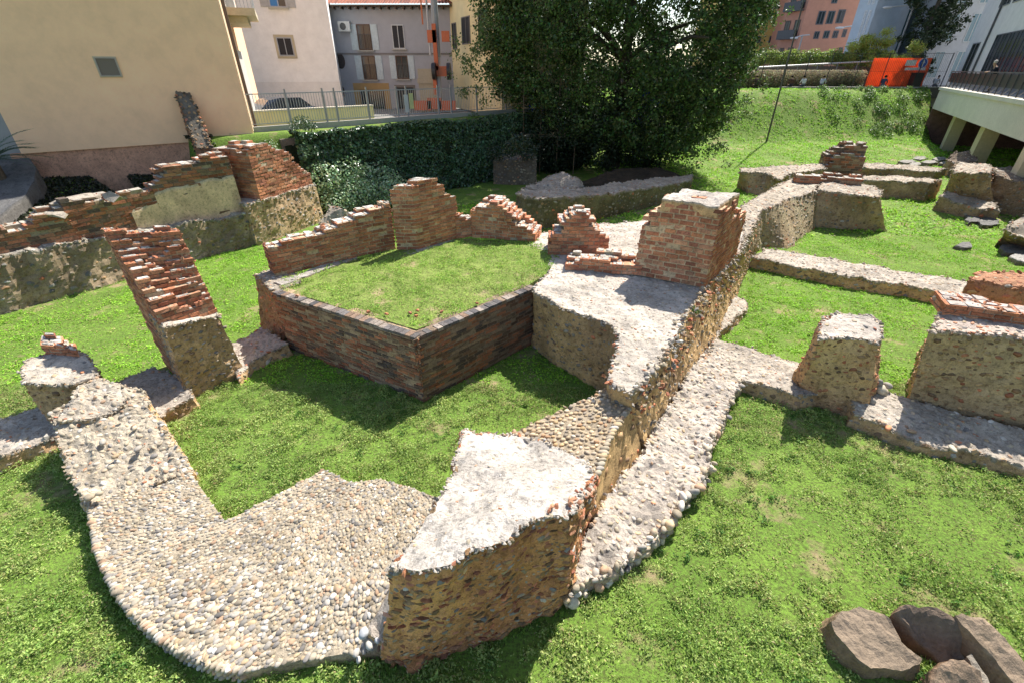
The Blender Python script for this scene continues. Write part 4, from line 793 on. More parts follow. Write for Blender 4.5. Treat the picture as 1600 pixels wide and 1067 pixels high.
def tube(mb, pts, r, col, k=8, r2=None):
    pts = np.array(pts, float); n = len(pts); rs = np.linspace(r, r if r2 is None else r2, n); V = []
    for i in range(n):
        d = pts[min(i+1, n-1)]-pts[max(i-1, 0)]; d = d/np.linalg.norm(d); a = np.cross(d, [0, 0, 1.]) if abs(d[2]) < .95 else np.cross(d, [1., 0, 0]); a /= np.linalg.norm(a); b = np.cross(d, a)
        V += [pts[i]+rs[i]*(math.cos(q)*a+math.sin(q)*b) for q in np.linspace(0, 2*math.pi, k, endpoint=False)]
    F = [[i*k+j, i*k+(j+1) % k, (i+1)*k+(j+1) % k, (i+1)*k+j] for i in range(n-1) for j in range(k)]
    mb.add(V, [np.array(F), np.array([list(range(k))[::-1], list(range((n-1)*k, n*k))])], col)
def window(t, pl, x0, y0, x1, y1, frame=(.5, .5, .5), fw=.06, shut=None, bars=(1, 1), surround=None, sw=.09, rail=False, pane_mat=None, sillc=None, name='window'):
    """x0.. are where its corners show on the facade"""
    ym, xm = (y0+y1)/2, (x0+x1)/2
    u0, u1 = sorted((pl.at(x0, ym)[0], pl.at(x1, ym)[0])); z1, z0 = pl.at(xm, y0)[1], pl.at(xm, y1)[1]
    return window_m(t, pl, u0, u1, z0, z1, frame, fw, shut, bars, surround, sw, rail, pane_mat, sillc, name)
def window_m(t, pl, u0, u1, z0, z1, frame=(.5, .5, .5), fw=.06, shut=None, bars=(1, 1), surround=None, sw=.09, rail=False, pane_mat=None, sillc=None, name='window'):
    B = [(u0, u0+fw, .005, .05, z0, z1), (u1-fw, u1, .005, .05, z0, z1), (u0+fw, u1-fw, .005, .05, z0, z0+fw), (u0+fw, u1-fw, .005, .05, z1-fw, z1)]
    for i in range(1, bars[0]+1): u = u0+(u1-u0)*i/(bars[0]+1); B.append((u-fw*.4, u+fw*.4, .012, .045, z0+fw, z1-fw))
    w = bpart(name, M_WD, t, pl, B, frame)
    bpart('pane', pane_mat or M_GLASS, w, pl, [(u0+fw, u1-fw, .004, .02, z0+fw, z1-fw)], (.03, .03, .035))
    if surround: bpart('surround', M_PLS, w, pl, [(u0-sw, u0-.003, .003, .03, z0-sw, z1+sw), (u1+.003, u1+sw, .003, .03, z0-sw, z1+sw), (u0, u1, .003, .03, z1+.003, z1+sw), (u0, u1, .003, .03, z0-sw, z0-.003)], surround)
    if sillc: bpart('sill', M_CONC, w, pl, [(u0-.1, u1+.1, .006, .16, z0-.09, z0-.006)], sillc)
    if shut:
        hw = (u1-u0)*.5
        for a, b in ((u0-hw-.02, u0-.02), (u1+.02, u1+hw+.02)):
            S_ = [(a, b, .01, .045, z0, z1)]; k = int((z1-z0)/.16)
            S_ += [(a+.05, b-.05, .045, .062, z0+(q+.2)*(z1-z0)/k, z0+(q+.75)*(z1-z0)/k) for q in range(k) if abs(q-k/2) > .6]
            bpart('shutter', M_WD, w, pl, S_, shut)
    if rail:
        R_ = [(u0, u1, .1, .13, z0+.95, z0+.99), (u0, u1, .1, .13, z0+.08, z0+.11)]; k = int((u1-u0)/.1)
        R_ += [(u0+i*(u1-u0)/k, u0+i*(u1-u0)/k+.018, .105, .125, z0+.11, z0+.95) for i in range(k+1)]
        bpart('railing', M_MET, w, pl, R_, (.06, .05, .05))
    return w
def wallbox(t, pl, u0, u1, z0, z1, depth, col, mat=None, name='wall'):
    return bpart(name, mat or M_PLS, t, pl, [(u0, u1, -depth, 0, z0, z1)], col)

# --- cream house at left
t = thing('cream_house', 'big blank cream gable wall with one small square window, filling the upper left', 'house')
pl = Plane(YW0, YW1-YW0); L1 = float(np.linalg.norm(YW1-YW0))
a = np.array([-.40, .917]); e1 = YW1+a*12; e0 = YW0+a*12
def quadwall(name, mat, t, pts, z0, z1, col):
    mb = MB(); prism(mb, [tuple(q) for q in pts], z0, z1, col); return mb.build(name, mat, t)
quadwall('wall', M_PLS, t, [YW0, YW1, e1, e0], 3.08, 16, (.98, .63, .38))
s0, z_ = pl.at(170, 105)
w = window(t, pl, 152, 90.5, 185, 120, frame=(.42, .38, .33), fw=.03, bars=(0, 0), surround=(.6, .48, .33), sw=.03, name='window', pane_mat=M_SHUT)
bpart('plinth', M_MAS, t, pl, [(-.3, L1-.2, -.3, -.06, .5, 3.08)], (.62, .34, .22))
plr = Plane(YW1, -a)  # street side, sun-lit
plr.n = -plr.n if plr.n@np.array([1, .2]) < 0 else plr.n
bpart('corner_strip', M_PLS, t, plr, [(-.75, -.05, .004, .03, 3.3, 15.9)], (.62, .5, .34))
bpart('downpipe', M_MET, t, plr, [(-.98, -.86, .03, .15, 3.3, 15.9)], (.12, .08, .06))
wn = window_m(t, plr, -3.4, -2.4, 7.7, 10.5, frame=(.6, .58, .55), surround=(.66, .6, .5), shut=None)
bpart('shutter', M_WD, wn, plr, [(-4.0, -3.45, .02, .35, 7.7, 10.5)], (.55, .55, .55))
bpart('shop_door', M_WD, t, plr, [(-5.5, -1.6, .005, .06, 3.3, 6.2)], (.55, .52, .48))
bal = bpart('balcony', M_CONC, t, plr, [(-5.2, -2.0, .004, 1.1, 7.35, 7.6), (-4.9, -2.3, .004, .75, 7.1, 7.345)], (.55, .48, .34))
bpart('railing', M_MET, bal, plr, [(-5.2, -2.0, 1.04, 1.08, 8.55, 8.6)]+[(-5.2+i*.13, -5.18+i*.13, 1.05, 1.07, 7.6, 8.55) for i in range(25)]+[(-2.03, -2.0, .1, 1.04, 8.55, 8.6)]+[(-2.03, -2.0, .1+i*.13, .12+i*.13, 7.6, 8.55) for i in range(8)], (.45, .47, .5))
# stub of old wall against the house
t = thing('wall_stub', 'tall leaning stub of old brick wall with a slate-grey coping standing against the cream house', 'ruin wall')
uA = pl.at(297, 240)[0]; uA = L1-.2-2.0
def pp(u, w, z): return pl.pt(u, w, z)
mb = MB(); block(mb, [pp(uA, .02, 4.75), pp(uA+.42, .02, 4.75), pp(uA+.45, .35, 4.35), pp(uA+.5, .7, 3.85), pp(uA+.5, 1.3, 3.0), pp(uA, 1.3, 3.0), pp(uA, .7, 3.8), pp(uA, .35, 4.3)], bz=2.2, batter=.08, res=.09, amp=.05, rag=.03, topamp=.05, topc=(.22, .19, .15), side1=(.30, .17, .10), side2=(.2, .13, .08), seed=201)
mb.build('brick_core', M_MAS, t); dress(mb, t, .14, .15, BRK*.7, DARKST*1.5)
# --- grey wall at the far left edge, with a palm behind
t = far_wall('retaining_wall', 'smooth dark grey retaining wall curving at the far left frame edge', [P(-60, 254, 2.95), P(46, 247, 2.95), P(57, 262, 2.75), P(55, 282, 2.5), P(40, 305, 2.2), P(0, 338, 1.9), P(-60, 372, 1.7)], 202, cat='wall', s1=(.16, .155, .15), s2=(.12, .12, .115), amp=.01, rag=.01, topamp=.01, batter=.02, side=0, topc=(.16, .155, .15), top=0, edge=False)
o = bpart('garden_wall', M_PLS, None, Plane(YW0+[-.3, .4], [1, .25]), [(-12, 0, -.4, 0, 1.5, 4.7)], (.33, .32, .31)); tag(o, 'grey rendered wall beyond the left end of the cream house', 'wall')
t = thing('palm', 'fan of dark palm fronds at the very left edge below the cream house', 'palm')
pm = MB(); base = np.array(P(-8, 262, 2.9)); tube(pm, [base-[0, 0, 1.2], base+[0, 0, .2]], .16, (.12, .09, .06), r2=.13); pm.build('trunk', M_BARK, t)
for i in range(26):
    fr = MB(); an = rng.uniform(0, 6.28); el = rng.uniform(.2, 1.3); ln = rng.uniform(.9, 1.4); pts = []
    for q in range(6): s = q/5; pts.append(base+[math.cos(an)*ln*s*math.cos(el*(1-s*.5)), math.sin(an)*ln*s*math.cos(el*(1-s*.5)), .2+ln*s*math.sin(el)-.5*s*s])
    pts = np.array(pts); sd_ = np.array([-math.sin(an), math.cos(an), 0])
    V = []; F = []
    for q in range(5):
        for sg in (-1, 1):
            for r_2 in range(3):
                c = pts[q]+(pts[q+1]-pts[q])*r_2/3; tip = c+sd_*sg*.32*(1-abs(q/5-.4))+(pts[q+1]-pts[q])*.9; k = len(V); V += [c-[0, 0, .01], c+(pts[q+1]-pts[q])*.12, tip]; F.append([k, k+1, k+2])
    fr.add(V, np.array(F), (.05, .10, .035)); fr.build('frond', M_LEAF, t)

# --- fence on the ivy wall
fd = (FN1-FN0)/np.linalg.norm(FN1-FN0); pf = Plane(FN0, fd); FL = float(np.linalg.norm(FN1-FN0))
t = thing('street_fence', 'grey metal bar fence on a low pale kerb along the street above the ivy', 'fence')
bpart('kerb', M_CONC, t, pf, [(-.6, FL+2, -.14, .14, 2.7, 3.42)], (.38, .36, .32))
xs = [356, 372, 449, 507, 525, 575, 621, 636, 685, 705, 745, 790, 830]
us = [pf.at(x, 165)[0] for x in xs]
for u in us:
    p_ = bpart('post', M_MET, t, pf, [(u-.03, u+.03, -.03, .03, 3.42, 4.78)], (.30, .30, .31))
gal = (.38, .39, .40)
for u0_, u1_ in zip(us[:-1], us[1:]):
    B = [(u0_+.035, u1_-.035, -.012, .012, 4.60, 4.64), (u0_+.035, u1_-.035, -.012, .012, 3.50, 3.53)]; k = max(2, int((u1_-u0_)/.11))
    B += [(u0_+(i+.5)*(u1_-u0_)/k-.008, u0_+(i+.5)*(u1_-u0_)/k+.008, -.008, .008, 3.53, 4.60) for i in range(k)]
    bpart('bar_panel', M_MET, t, pf, B, gal)
for x, z0_, z1_, c, l in ((635, 3.6, 4.4, (.6, .6, .58), 'narrow white notice tied upright to the street fence'), (643, 3.75, 4.45, (.62, .62, .3), 'narrow pale yellow notice tied upright to the street fence')):
    u = pf.at(x, 165)[0]; o = bpart('notice', M_WD, None, pf, [(u-.12, u+.12, .02, .035, z0_, z1_)], c); tag(o, l, 'notice')
# low cream parapet and car behind the fence
pc = Plane(FN0+np.array([-.25, 1.0])*1.6, fd+np.array([.05, .02]))
t = thing('parapet_wall', 'low cream yellow parapet wall with a pale coping just behind the street fence', 'wall')
ua, ub = pc.at(397, 180)[0], pc.at(583, 170)[0]
bpart('wall', M_PLS, t, pc, [(ua, ub, -.25, 0, 2.8, 3.86)], (.80, .66, .40)); bpart('coping', M_CONC, t, pc, [(ua-.03, ub+.03, -.28, .04, 3.863, 3.93)], (.6, .55, .45))
def car(label, cx, cy, yaw, L=4.2, Wd=1.75, H=1.48, z=2.82, hull=(.03, .04, .06)):
    t = thing('parked_car', label, 'car', loc=(cx, cy, z)); t.rotation_euler = (0, 0, yaw)
    prof = [(-.5, .28), (-.5, .55), (-.47, .66), (-.36, .70), (-.25, .94), (-.12, 1.), (.12, .99), (.24, .72), (.42, .64), (.49, .52), (.5, .28)]
    mb = MB(); V = []
    for sy in (-1, 1):
        for x, h in prof: V.append((x*L, sy*Wd/2*(1 if h < .72 else .82), h*H))
    n = len(prof); F = [[i, i+1, n+i+1, n+i] for i in range(n-1)]+[[n-1, 0, n, 2*n-1]]
    mb.add(V, [np.array(F)[:, ::-1], np.array([list(range(n)), list(range(n, 2*n))[::-1]])], hull); mb.build('body', M_CAR, t)
    g = MB()
    for sy in (-1, 1):
        q = [(-.30, .73), (-.22, .92), (-.01, .96), (-.01, .73)]; q2 = [(.01, .73), (.01, .96), (.11, .94), (.2, .73)]
        for k in (q, q2): g.add([(x*L, sy*(Wd/2*(.93 if h < .8 else .84)+.012), h*H) for x, h in k], np.array([[0, 1, 2, 3]]), (.03, .03, .03))
    g.build('side_window', M_GLASS, t)
    for x in (-.31, .31):
        for sy in (-1, 1):
            w = MB(); tube(w, [(x*L, sy*(Wd/2-.2), .31), (x*L, sy*(Wd/2+.01), .31)], .31, (.02, .02, .02), 18); wo = w.build('wheel', M_MET, t)
            w = MB(); tube(w, [(x*L, sy*(Wd/2+.012), .31), (x*L, sy*(Wd/2+.03), .31)], .19, (.4, .4, .42), 14); w.build('rim', M_MET, wo)
    return t
q = pc.pt(pc.at(478, 170)[0], -2.6, 3.3); car('dark blue car whose roof shows above the cream parapet', q[0], q[1], math.atan2(fd[1], fd[0]))
# --- white building
t = thing('white_building', 'plain off-white rendered building with one small shuttered window and a blue curtain above', 'building')
pw = Plane((-20.5, 34.0), (8.3, 2.4)); ur = pw.at(531, 130)[0]
wallbox(t, pw, -1, ur, 2.7, 16, 9, (.86, .85, .82))
bpart('base_band', M_PLS, t, pw, [(-1, ur+.01, .003, .03, 2.7, 4.75)], (.78, .76, .72))
window(t, pw, 434, 59, 458, 88, frame=(.40, .42, .44), surround=(.55, .48, .33), sw=.14, bars=(1, 0), pane_mat=M_WD, sillc=(.5, .45, .33))
w = window(t, pw, 419, -16, 446, 12, frame=(.5, .5, .5), shut=(.45, .45, .44), sillc=(.5, .48, .4))
u_, z_ = pw.at(427, 4); bpart('curtain', M_SKIN, w, pw, [(u_-.25, u_+.3, .022, .04, z_-.3, z_+1.2)], (.08, .25, .55))
# --- grey building with shutters
t = thing('grey_building', 'grey rendered house with pale blue shutters and a red tiled roof', 'house')
pg = Plane((-14.5, 40.), (1, 0)); uR = pg.at(706, 80)[0]
wallbox(t, pg, -2, uR, 2.8, 9.4, 9, (.38, .385, .42))
bpart('string_course', M_CONC, t, pg, [(-2, uR-.01, .003, .06, pg.at(620, 84.5)[1]-.05, pg.at(620, 84.5)[1]+.05)], (.2, .19, .19))
sb = (.5, .57, .6)
window(t, pg, 559, 38.5, 580, 79, frame=(.12, .07, .05), shut=sb, rail=True, sillc=(.4, .38, .34)); window(t, pg, 613, 39, 632, 77, frame=(.55, .56, .57), bars=(1, 1), pane_mat=M_WD, sillc=(.4, .38, .34))
window(t, pg, 567, 87.5, 587.5, 125, frame=(.12, .07, .05), shut=sb, rail=True, sillc=(.4, .38, .34)); window(t, pg, 619.5, 87.5, 638, 124, frame=(.12, .07, .05), shut=sb, rail=True, sillc=(.4, .38, .34))
window(t, pg, 565, 141, 602, 182, frame=(.1, .06, .05), bars=(2, 0), surround=(.42, .28, .13), sw=.45, name='doorway'); window(t, pg, 622, 137, 648, 182, frame=(.06, .05, .05), bars=(1, 0), surround=(.2, .18, .16), sw=.15, name='doorway')
for y_ in (96, 144):
    u_, z_ = pg.at(532, y_); mb = MB(); q = np.linspace(0, 6.28, 20, endpoint=False); mb.add([pg.pt(u_+.35*math.cos(s), .02, z_+.5*math.sin(s)) for s in q], np.array([list(range(20))]), (.05, .04, .04)); mb.add([pg.pt(u_+.35*math.cos(s), .03, z_+.5*math.sin(s)) for s in q], np.array([list(range(20))[::-1]]), (.05, .04, .04)); mb.build('oval_grille', M_MET, t)
u_, z_ = pg.at(540, 42.5); ac = bpart('air_conditioner', M_MET, t, pg, [(u_-.42, u_+.42, .02, .38, z_-.3, z_+.3)], (.6, .6, .58)); mb = MB(); c_ = pg.pt(u_-.08, .385, z_); tube(mb, [c_, pg.pt(u_-.08, .40, z_)], .22, (.08, .08, .08), 16); mb.build('fan_grille', M_MET, ac)
mb = MB(); zt_ = 9.4
uu = np.arange(-2.3, uR+.3, .05); zz = .05*np.abs(np.sin(uu*math.pi/.22)); V = []
for j, (w_, h_) in enumerate([(.7, 0), (-1.2, .75), (-3.2, 1.55), (-5, 2.3)]): V += [pg.pt(u, w_, zt_+h_+z) for u, z in zip(uu, zz)]
n_ = len(uu); F = [[j*n_+i, j*n_+i+1, (j+1)*n_+i+1, (j+1)*n_+i] for j in range(3) for i in range(n_-1)]
C_ = np.array([(.26, .10, .065)])*(1+.25*rng.normal(size=(len(V), 1))); mb.add(V, np.array(F), np.clip(C_, .05, .6)); rf = mb.build('roof', M_BRK, t)
bpart('eaves', M_WD, t, pg, [(-2.2, uR+.2, .003, .65, zt_-.12, zt_-.03)]+[(u, u+.1, .003, .6, zt_-.26, zt_-.125) for u in np.arange(-2, uR, .55)], (.10, .07, .05))
# --- cream yellow building on the right of the court
t = thing('yellow_house', 'pale yellow house with narrow grey shuttered windows, partly behind the tree', 'house')
c0 = np.array(pg.pt(uR, 0, 0)[:2]); py_ = Plane(c0, (.445, -.895))
wallbox(t, py_, 0, 8.6, 2.9, 10.1, 6, (.74, .64, .38))
for b_ in ((707, 36, 714, 78), (722, 26, 735, 70), (748, 16, 756, 62), (777, 14, 784, 56)): window(t, py_, *b_, frame=(.2, .19, .18), bars=(1, 1), pane_mat=M_WD)
bpart('eaves', M_WD, t, py_, [(-.3, 8.8, -.5, .55, 10.1, 10.25)], (.09, .065, .05))
# --- crane
t = thing('mobile_crane', 'grey and orange crane mast with hanging orange fittings before the grey house', 'crane')
pk = Plane((-14.5, 36.5), (1, 0)); ux = lambda x, y: pk.at(x, y)[0]
mb = MB(); tube(mb, [pk.pt(ux(686, 150), 0, 2.8), pk.pt(ux(684, 100), 0, 6.2)], .16, (.45, .46, .48), 10, .2); tube(mb, [pk.pt(ux(684, 100), 0, 6.2), pk.pt(ux(679, 0), 0, 13)], .24, (.26, .30, .33), 10, .2); mb.build('mast', M_MET, t)
for x, y, w_, h_ in ((681, 75, .13, 1.3), (676, 58, .3, .35), (697, 58, .25, .3), (681, 133, .12, .6), (690, 112, .5, .3), (662, 165, .6, .3), (680, 162, .5, .35), (700, 165, .6, .3)):
    u_, z_ = pk.at(x, y); bpart('orange_bracket', M_MET, t, pk, [(u_-w_, u_+w_, .15, .4, z_-h_, z_+h_)], (.5, .12, .04))
for x in (680, 703):
    u_, z_ = pk.at(x, 112); mb = MB(); tube(mb, [pk.pt(u_-.12, .5, z_), pk.pt(u_+.12, .5, z_)], .5, (.03, .03, .03), 20); wo = mb.build('wheel', M_MET, t); mb = MB(); tube(mb, [pk.pt(u_-.14, .5, z_), pk.pt(u_+.14, .5, z_)], .25, (.15, .1, .08), 14); mb.build('hub', M_MET, wo)
u_, z_ = pk.at(668, 12); mb = MB(); tube(mb, [pk.pt(u_, .3, 6.3), pk.pt(u_, .3, 14)], .07, (.42, .43, .44)); mb.build('side_pole', M_MET, t)
u_, z_ = pk.at(661, 30); mb = MB(); tube(mb, [pk.pt(u_, .3, 8), pk.pt(u_, .3, 13)], .05, (.5, .14, .05)); mb.build('orange_cable', M_MET, t)
u0_, z0_ = pk.at(650, 108); u1_, _z = pk.at(677, 108); o = bpart('chimney_pillar', M_CONC, None, pk, [(u0_, u1_, -1.4, -.5, 2.7, z0_), (u0_-.06, u1_+.06, -1.45, -.4, z0_-.9, z0_-.6)], (.40, .36, .27)); tag(o, 'square pale stone pillar behind the crane mast', 'pillar')

# ------------------------------------------------------------------ foliage
def leaves(mb, p, n, size, col, cv=.18, aspect=.6, bias=.6, hue=.1):
    k = len(p); nn = n*bias+rng.normal(size=(k, 3))*(1-bias)*1.2; nn /= np.linalg.norm(nn, axis=1, keepdims=True)
    r = rng.normal(size=(k, 3)); t = np.cross(nn, r); t /= np.linalg.norm(t, axis=1, keepdims=True); b = np.cross(nn, t)
    s = (np.asarray(size)*rng.uniform(.65, 1.25, k))[:, None]
    V = np.stack([p-t*s*.5, p-b*s*aspect*.5+nn*s*.08, p+t*s*.5, p+b*s*aspect*.5+nn*s*.08], 1)
    c = np.asarray(col)*(1+rng.normal(0, cv, (k, 1))); c = c*(1+rng.normal(0, hue, (k, 3))); C = np.repeat(np.clip(c, .004, .9)[:, None], 4, 1)
    mb.add(V.reshape(-1, 3), np.arange(k*4).reshape(-1, 4), C.reshape(-1, 3))
def blob_leaves(mb, centers, radii, per, size, col, shell=.75, squash=.8, **kw):
    c = np.repeat(np.asarray(centers, float), per, 0); r = np.repeat(np.asarray(radii, float), per)
    d = rng.normal(size=(len(c), 3)); d /= np.linalg.norm(d, axis=1, keepdims=True)
    rr = r*(shell+(1-shell)*rng.random(len(c)))*rng.uniform(.6, 1.08, len(c)); p = c+d*rr[:, None]*[1, 1, squash]
    leaves(mb, p, d*.6+[0, 0, .4], size, col, **kw)
def bush(name, label, cen, rad, per, size, col, cat='bush', mat=None, **kw):
    mb = MB(); blob_leaves(mb, cen, rad, per, size, col, **kw); o = mb.build(name, mat or M_IVY); return tag(o, label, cat)
# --- big tree
t = thing('big_tree', 'huge dense dark-leaved tree filling the top centre, hanging close to the lawn at right', 'tree')
tb = np.array([6.4, 31.0, .5])
mb = MB(); tube(mb, [tb-[0, 0, .5], tb+[.1, 0, 2], tb+[.2, .1, 5], tb+[.2, .2, 10]], .55, (.09, .075, .055), 12, .22)
mb.build('trunk', M_BARK, t)
for i in range(9):
    an = i*.7+.3; l = rng.uniform(4, 6); h0 = rng.uniform(2.5, 6.5); a_ = tb+[.15, .1, h0]; mb = MB()
    tube(mb, [a_, a_+[math.cos(an)*l*.4, math.sin(an)*l*.4, 1.4], a_+[math.cos(an)*l*.8, math.sin(an)*l*.8, 2.0], a_+[math.cos(an)*l, math.sin(an)*l, 1.9]], .17, (.08, .065, .05), 8, .04); mb.build('limb', M_BARK, t)
cen = []; rad = []
def crown_ok(p):
    x, y, z = p; dx, dy = (x-6.0)/8.0, (y-31)/5.4
    zlo = 3.6 if x < 2.2 else (2.6-(x-2.2)*.26 if x < 8.4 else 1.)
    if x > 12.4: zlo = 1.7+(x-12.4)*2
    if x < 0: zlo = 3.9+(0-x)*.2
    return dx*dx+dy*dy+((z-8.5)/10.5)**2 < 1 and z > zlo
while len(cen) < 1950:
    p = np.array([rng.uniform(-2.5, 14.2), rng.uniform(25.4, 36.5), rng.uniform(.8, 18)])
    if crown_ok(p) and (((p[0]-6.)/8)**2+((p[1]-31)/5.4)**2+((p[2]-8.5)/10.5)**2 > .45 or rng.random() < .2):
        cen.append(p); rad.append(rng.uniform(.5, 1.05))
cen = np.array(cen); rad = np.array(rad)
mb = MB(); blob_leaves(mb, cen, rad, 95, .19, (.075, .13, .035), shell=.35, aspect=.62, bias=.45, cv=.35, hue=.14)
# light twigs poking from the outline
o_ = cen[rng.choice(len(cen), 220)]+rng.normal(0, .35, (220, 3)); blob_leaves(mb, o_, np.full(220, .5), 24, .16, (.11, .18, .05), shell=.2, aspect=.6)
spr = []
for x, y, zz, yy in ((760, 40, 0, 28), (735, 80, 0, 28), (728, 118, 0, 28), (745, 150, 0, 28), (1165, 40, 0, 29), (1180, 90, 0, 29), (1160, 130, 0, 29), (1170, 60, 0, 29), (1145, 180, 0, 28), (1120, 232, 0, 27), (1085, 246, 0, 26.5)):
    r_ = ray(x, y); s = yy/r_[1]; c_ = np.array([r_[0]*s, yy, CAM_H+r_[2]*s])
    for q in range(9): spr.append(c_+rng.normal(0, .5, 3))
blob_leaves(mb, spr, np.full(len(spr), .5), 36, .15, (.11, .17, .05), shell=.3)
mb.build('crown', M_LEAF, t)
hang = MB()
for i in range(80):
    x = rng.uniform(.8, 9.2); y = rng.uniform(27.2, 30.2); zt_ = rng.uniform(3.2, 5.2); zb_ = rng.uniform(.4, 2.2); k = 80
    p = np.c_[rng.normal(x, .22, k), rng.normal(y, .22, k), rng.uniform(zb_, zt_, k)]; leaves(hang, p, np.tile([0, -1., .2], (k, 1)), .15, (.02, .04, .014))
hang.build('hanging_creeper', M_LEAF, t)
# --- things under the tree
t = thing('scaffold', 'thin rusty scaffold frame in the deep shade under the tree', 'scaffold')
for i, (x, z_) in enumerate(((818, 0), (845, 0), (872, 0), (900, 0))):
    q = ray(x, 200); s = 29./q[1]; mb = MB(); X = q[0]*s; tube(mb, [(X, 29, 0), (X, 29, 5.6)], .03, (.16, .11, .07)); mb.build('upright', M_MET, t)
    if i == 0: X0 = X
mb = MB(); tube(mb, [(X0, 29, 2.1), (X, 29, 2.1)], .03, (.2, .15, .1)); mb.build('crossbar', M_MET, t); mb = MB(); tube(mb, [(X0, 29, 3.6), (X, 29, 3.6)], .03, (.2, .15, .1)); mb.build('crossbar', M_MET, t)
mb = MB(); prism(mb, [(X0-.1, 29.1), (X, 29.1), (X, 29.8), (X0-.1, 29.8)], 2.15, 2.22, (.25, .2, .13)); mb.build('platform', M_WD, t)
for x0_, x1_, z0_, z1_, yy, l in ((1.05, 2.0, 2.3, 3.8, 31.5, 'dark blue sheet hanging behind the scaffold under the tree'), (8.2, 10.2, 2.3, 4.6, 33.6, 'bright blue tarpaulin glimpsed through the middle of the tree crown')):
    mb = MB(); X = np.linspace(x0_, x1_, 12); Zg = np.linspace(z0_, z1_, 10); XX, ZZ = np.meshgrid(X, Zg); V = np.c_[XX.ravel(), yy+.08*np.sin(XX.ravel()*9), ZZ.ravel()]; i = np.arange(120).reshape(10, 12)
    F = np.c_[i[:-1, :-1].ravel(), i[:-1, 1:].ravel(), i[1:, 1:].ravel(), i[1:, :-1].ravel()]; mb.add(V, F, (.03, .08, .5)); o = mb.build('tarpaulin', M_SKIN, smooth=True); m_ = o.modifiers.new('thick', 'SOLIDIFY'); m_.thickness = .01; tag(o, l, 'tarpaulin')
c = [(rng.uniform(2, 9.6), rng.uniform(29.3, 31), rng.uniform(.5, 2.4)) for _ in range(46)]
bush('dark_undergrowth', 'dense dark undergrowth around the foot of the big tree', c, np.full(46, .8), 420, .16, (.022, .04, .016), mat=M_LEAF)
# --- ivy on the retaining wall
t = thing('ivy_wall', 'long retaining wall below the street fence smothered in glossy dark green ivy', 'ivy wall')
fn = pf.n
bpart('wall', M_MAS, t, pf, [(1.2, FL+5, .6, 1.2, -.2, 3.0)], (.2, .17, .13))
def ivy_pts(n, u0, u1, seed):
    u = rng.uniform(u0, u1, n); v = rng.random(n); top = v < .22
    z = np.where(top, 3.12+.1*rng.random(n), 3.15*rng.random(n)**.9)
    q = np.c_[u, z, np.zeros(n)]; bul = .35*fbm(q, .45, seed)+.25*fbm(q, 1.4, seed+1)+.1*fbm(q, 4, seed+2)
    w = 1.65+bul+(3.1-z)*.16; w = np.where(top, rng.uniform(.55, 1, n)*w, w-np.abs(rng.normal(0, .08, n)))
    z = z+np.where(top, bul*.5, 0)
    p = np.array([pf.o+pf.d*a+pf.n*b for a, b in zip(u, w)]); return np.c_[p, z], np.where(top[:, None], [0, 0, 1.], [pf.n[0], pf.n[1], .35])
mb = MB(); p, n = ivy_pts(60000, 1.6, FL+4.5, 31); leaves(mb, p, n, .135, (.075, .135, .06), aspect=.85, bias=.55, cv=.4); mb.build('foliage', M_IVY, t)
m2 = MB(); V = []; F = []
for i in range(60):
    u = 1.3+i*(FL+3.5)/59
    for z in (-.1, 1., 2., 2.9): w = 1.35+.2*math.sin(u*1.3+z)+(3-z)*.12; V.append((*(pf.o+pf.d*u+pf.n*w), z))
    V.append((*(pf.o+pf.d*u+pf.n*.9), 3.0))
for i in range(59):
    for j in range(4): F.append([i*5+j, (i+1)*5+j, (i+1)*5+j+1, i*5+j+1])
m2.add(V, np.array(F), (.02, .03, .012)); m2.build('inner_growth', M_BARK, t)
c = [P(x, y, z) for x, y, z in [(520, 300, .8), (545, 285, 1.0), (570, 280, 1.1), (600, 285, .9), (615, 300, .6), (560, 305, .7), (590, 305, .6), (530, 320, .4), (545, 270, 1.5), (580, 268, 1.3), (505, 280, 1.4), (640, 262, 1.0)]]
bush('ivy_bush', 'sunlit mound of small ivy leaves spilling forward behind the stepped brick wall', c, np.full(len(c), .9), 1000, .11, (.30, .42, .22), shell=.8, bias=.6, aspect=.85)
c = [P(x, y, z) for x, y, z in [(462, 196, 3.5), (470, 190, 3.75), (478, 194, 3.7), (485, 199, 3.5)]]
bush('small_bush', 'small bush growing on the grass strip in front of the street fence', c, np.full(4, .33), 260, .07, (.06, .11, .04))
c = [P(x, y, z) for x, y, z in [(345, 228, 2.9), (365, 226, 2.9), (390, 232, 2.7), (420, 232, 2.8), (350, 240, 2.6), (405, 240, 2.5)]]
bush('creeper_patch', 'patch of creeping green ivy on the bank beside the tall wall stub', c, np.full(6, .45), 420, .08, (.14, .22, .07))
c = [P(x, y, z) for x, y, z in [(775, 238, 1.7), (800, 232, 2.0), (825, 238, 1.7), (812, 222, 2.5)]]
bush('dark_bush', 'dark drooping bush on top of the weathered stone block in the shade', c, np.full(4, .6), 420, .12, (.03, .05, .02))

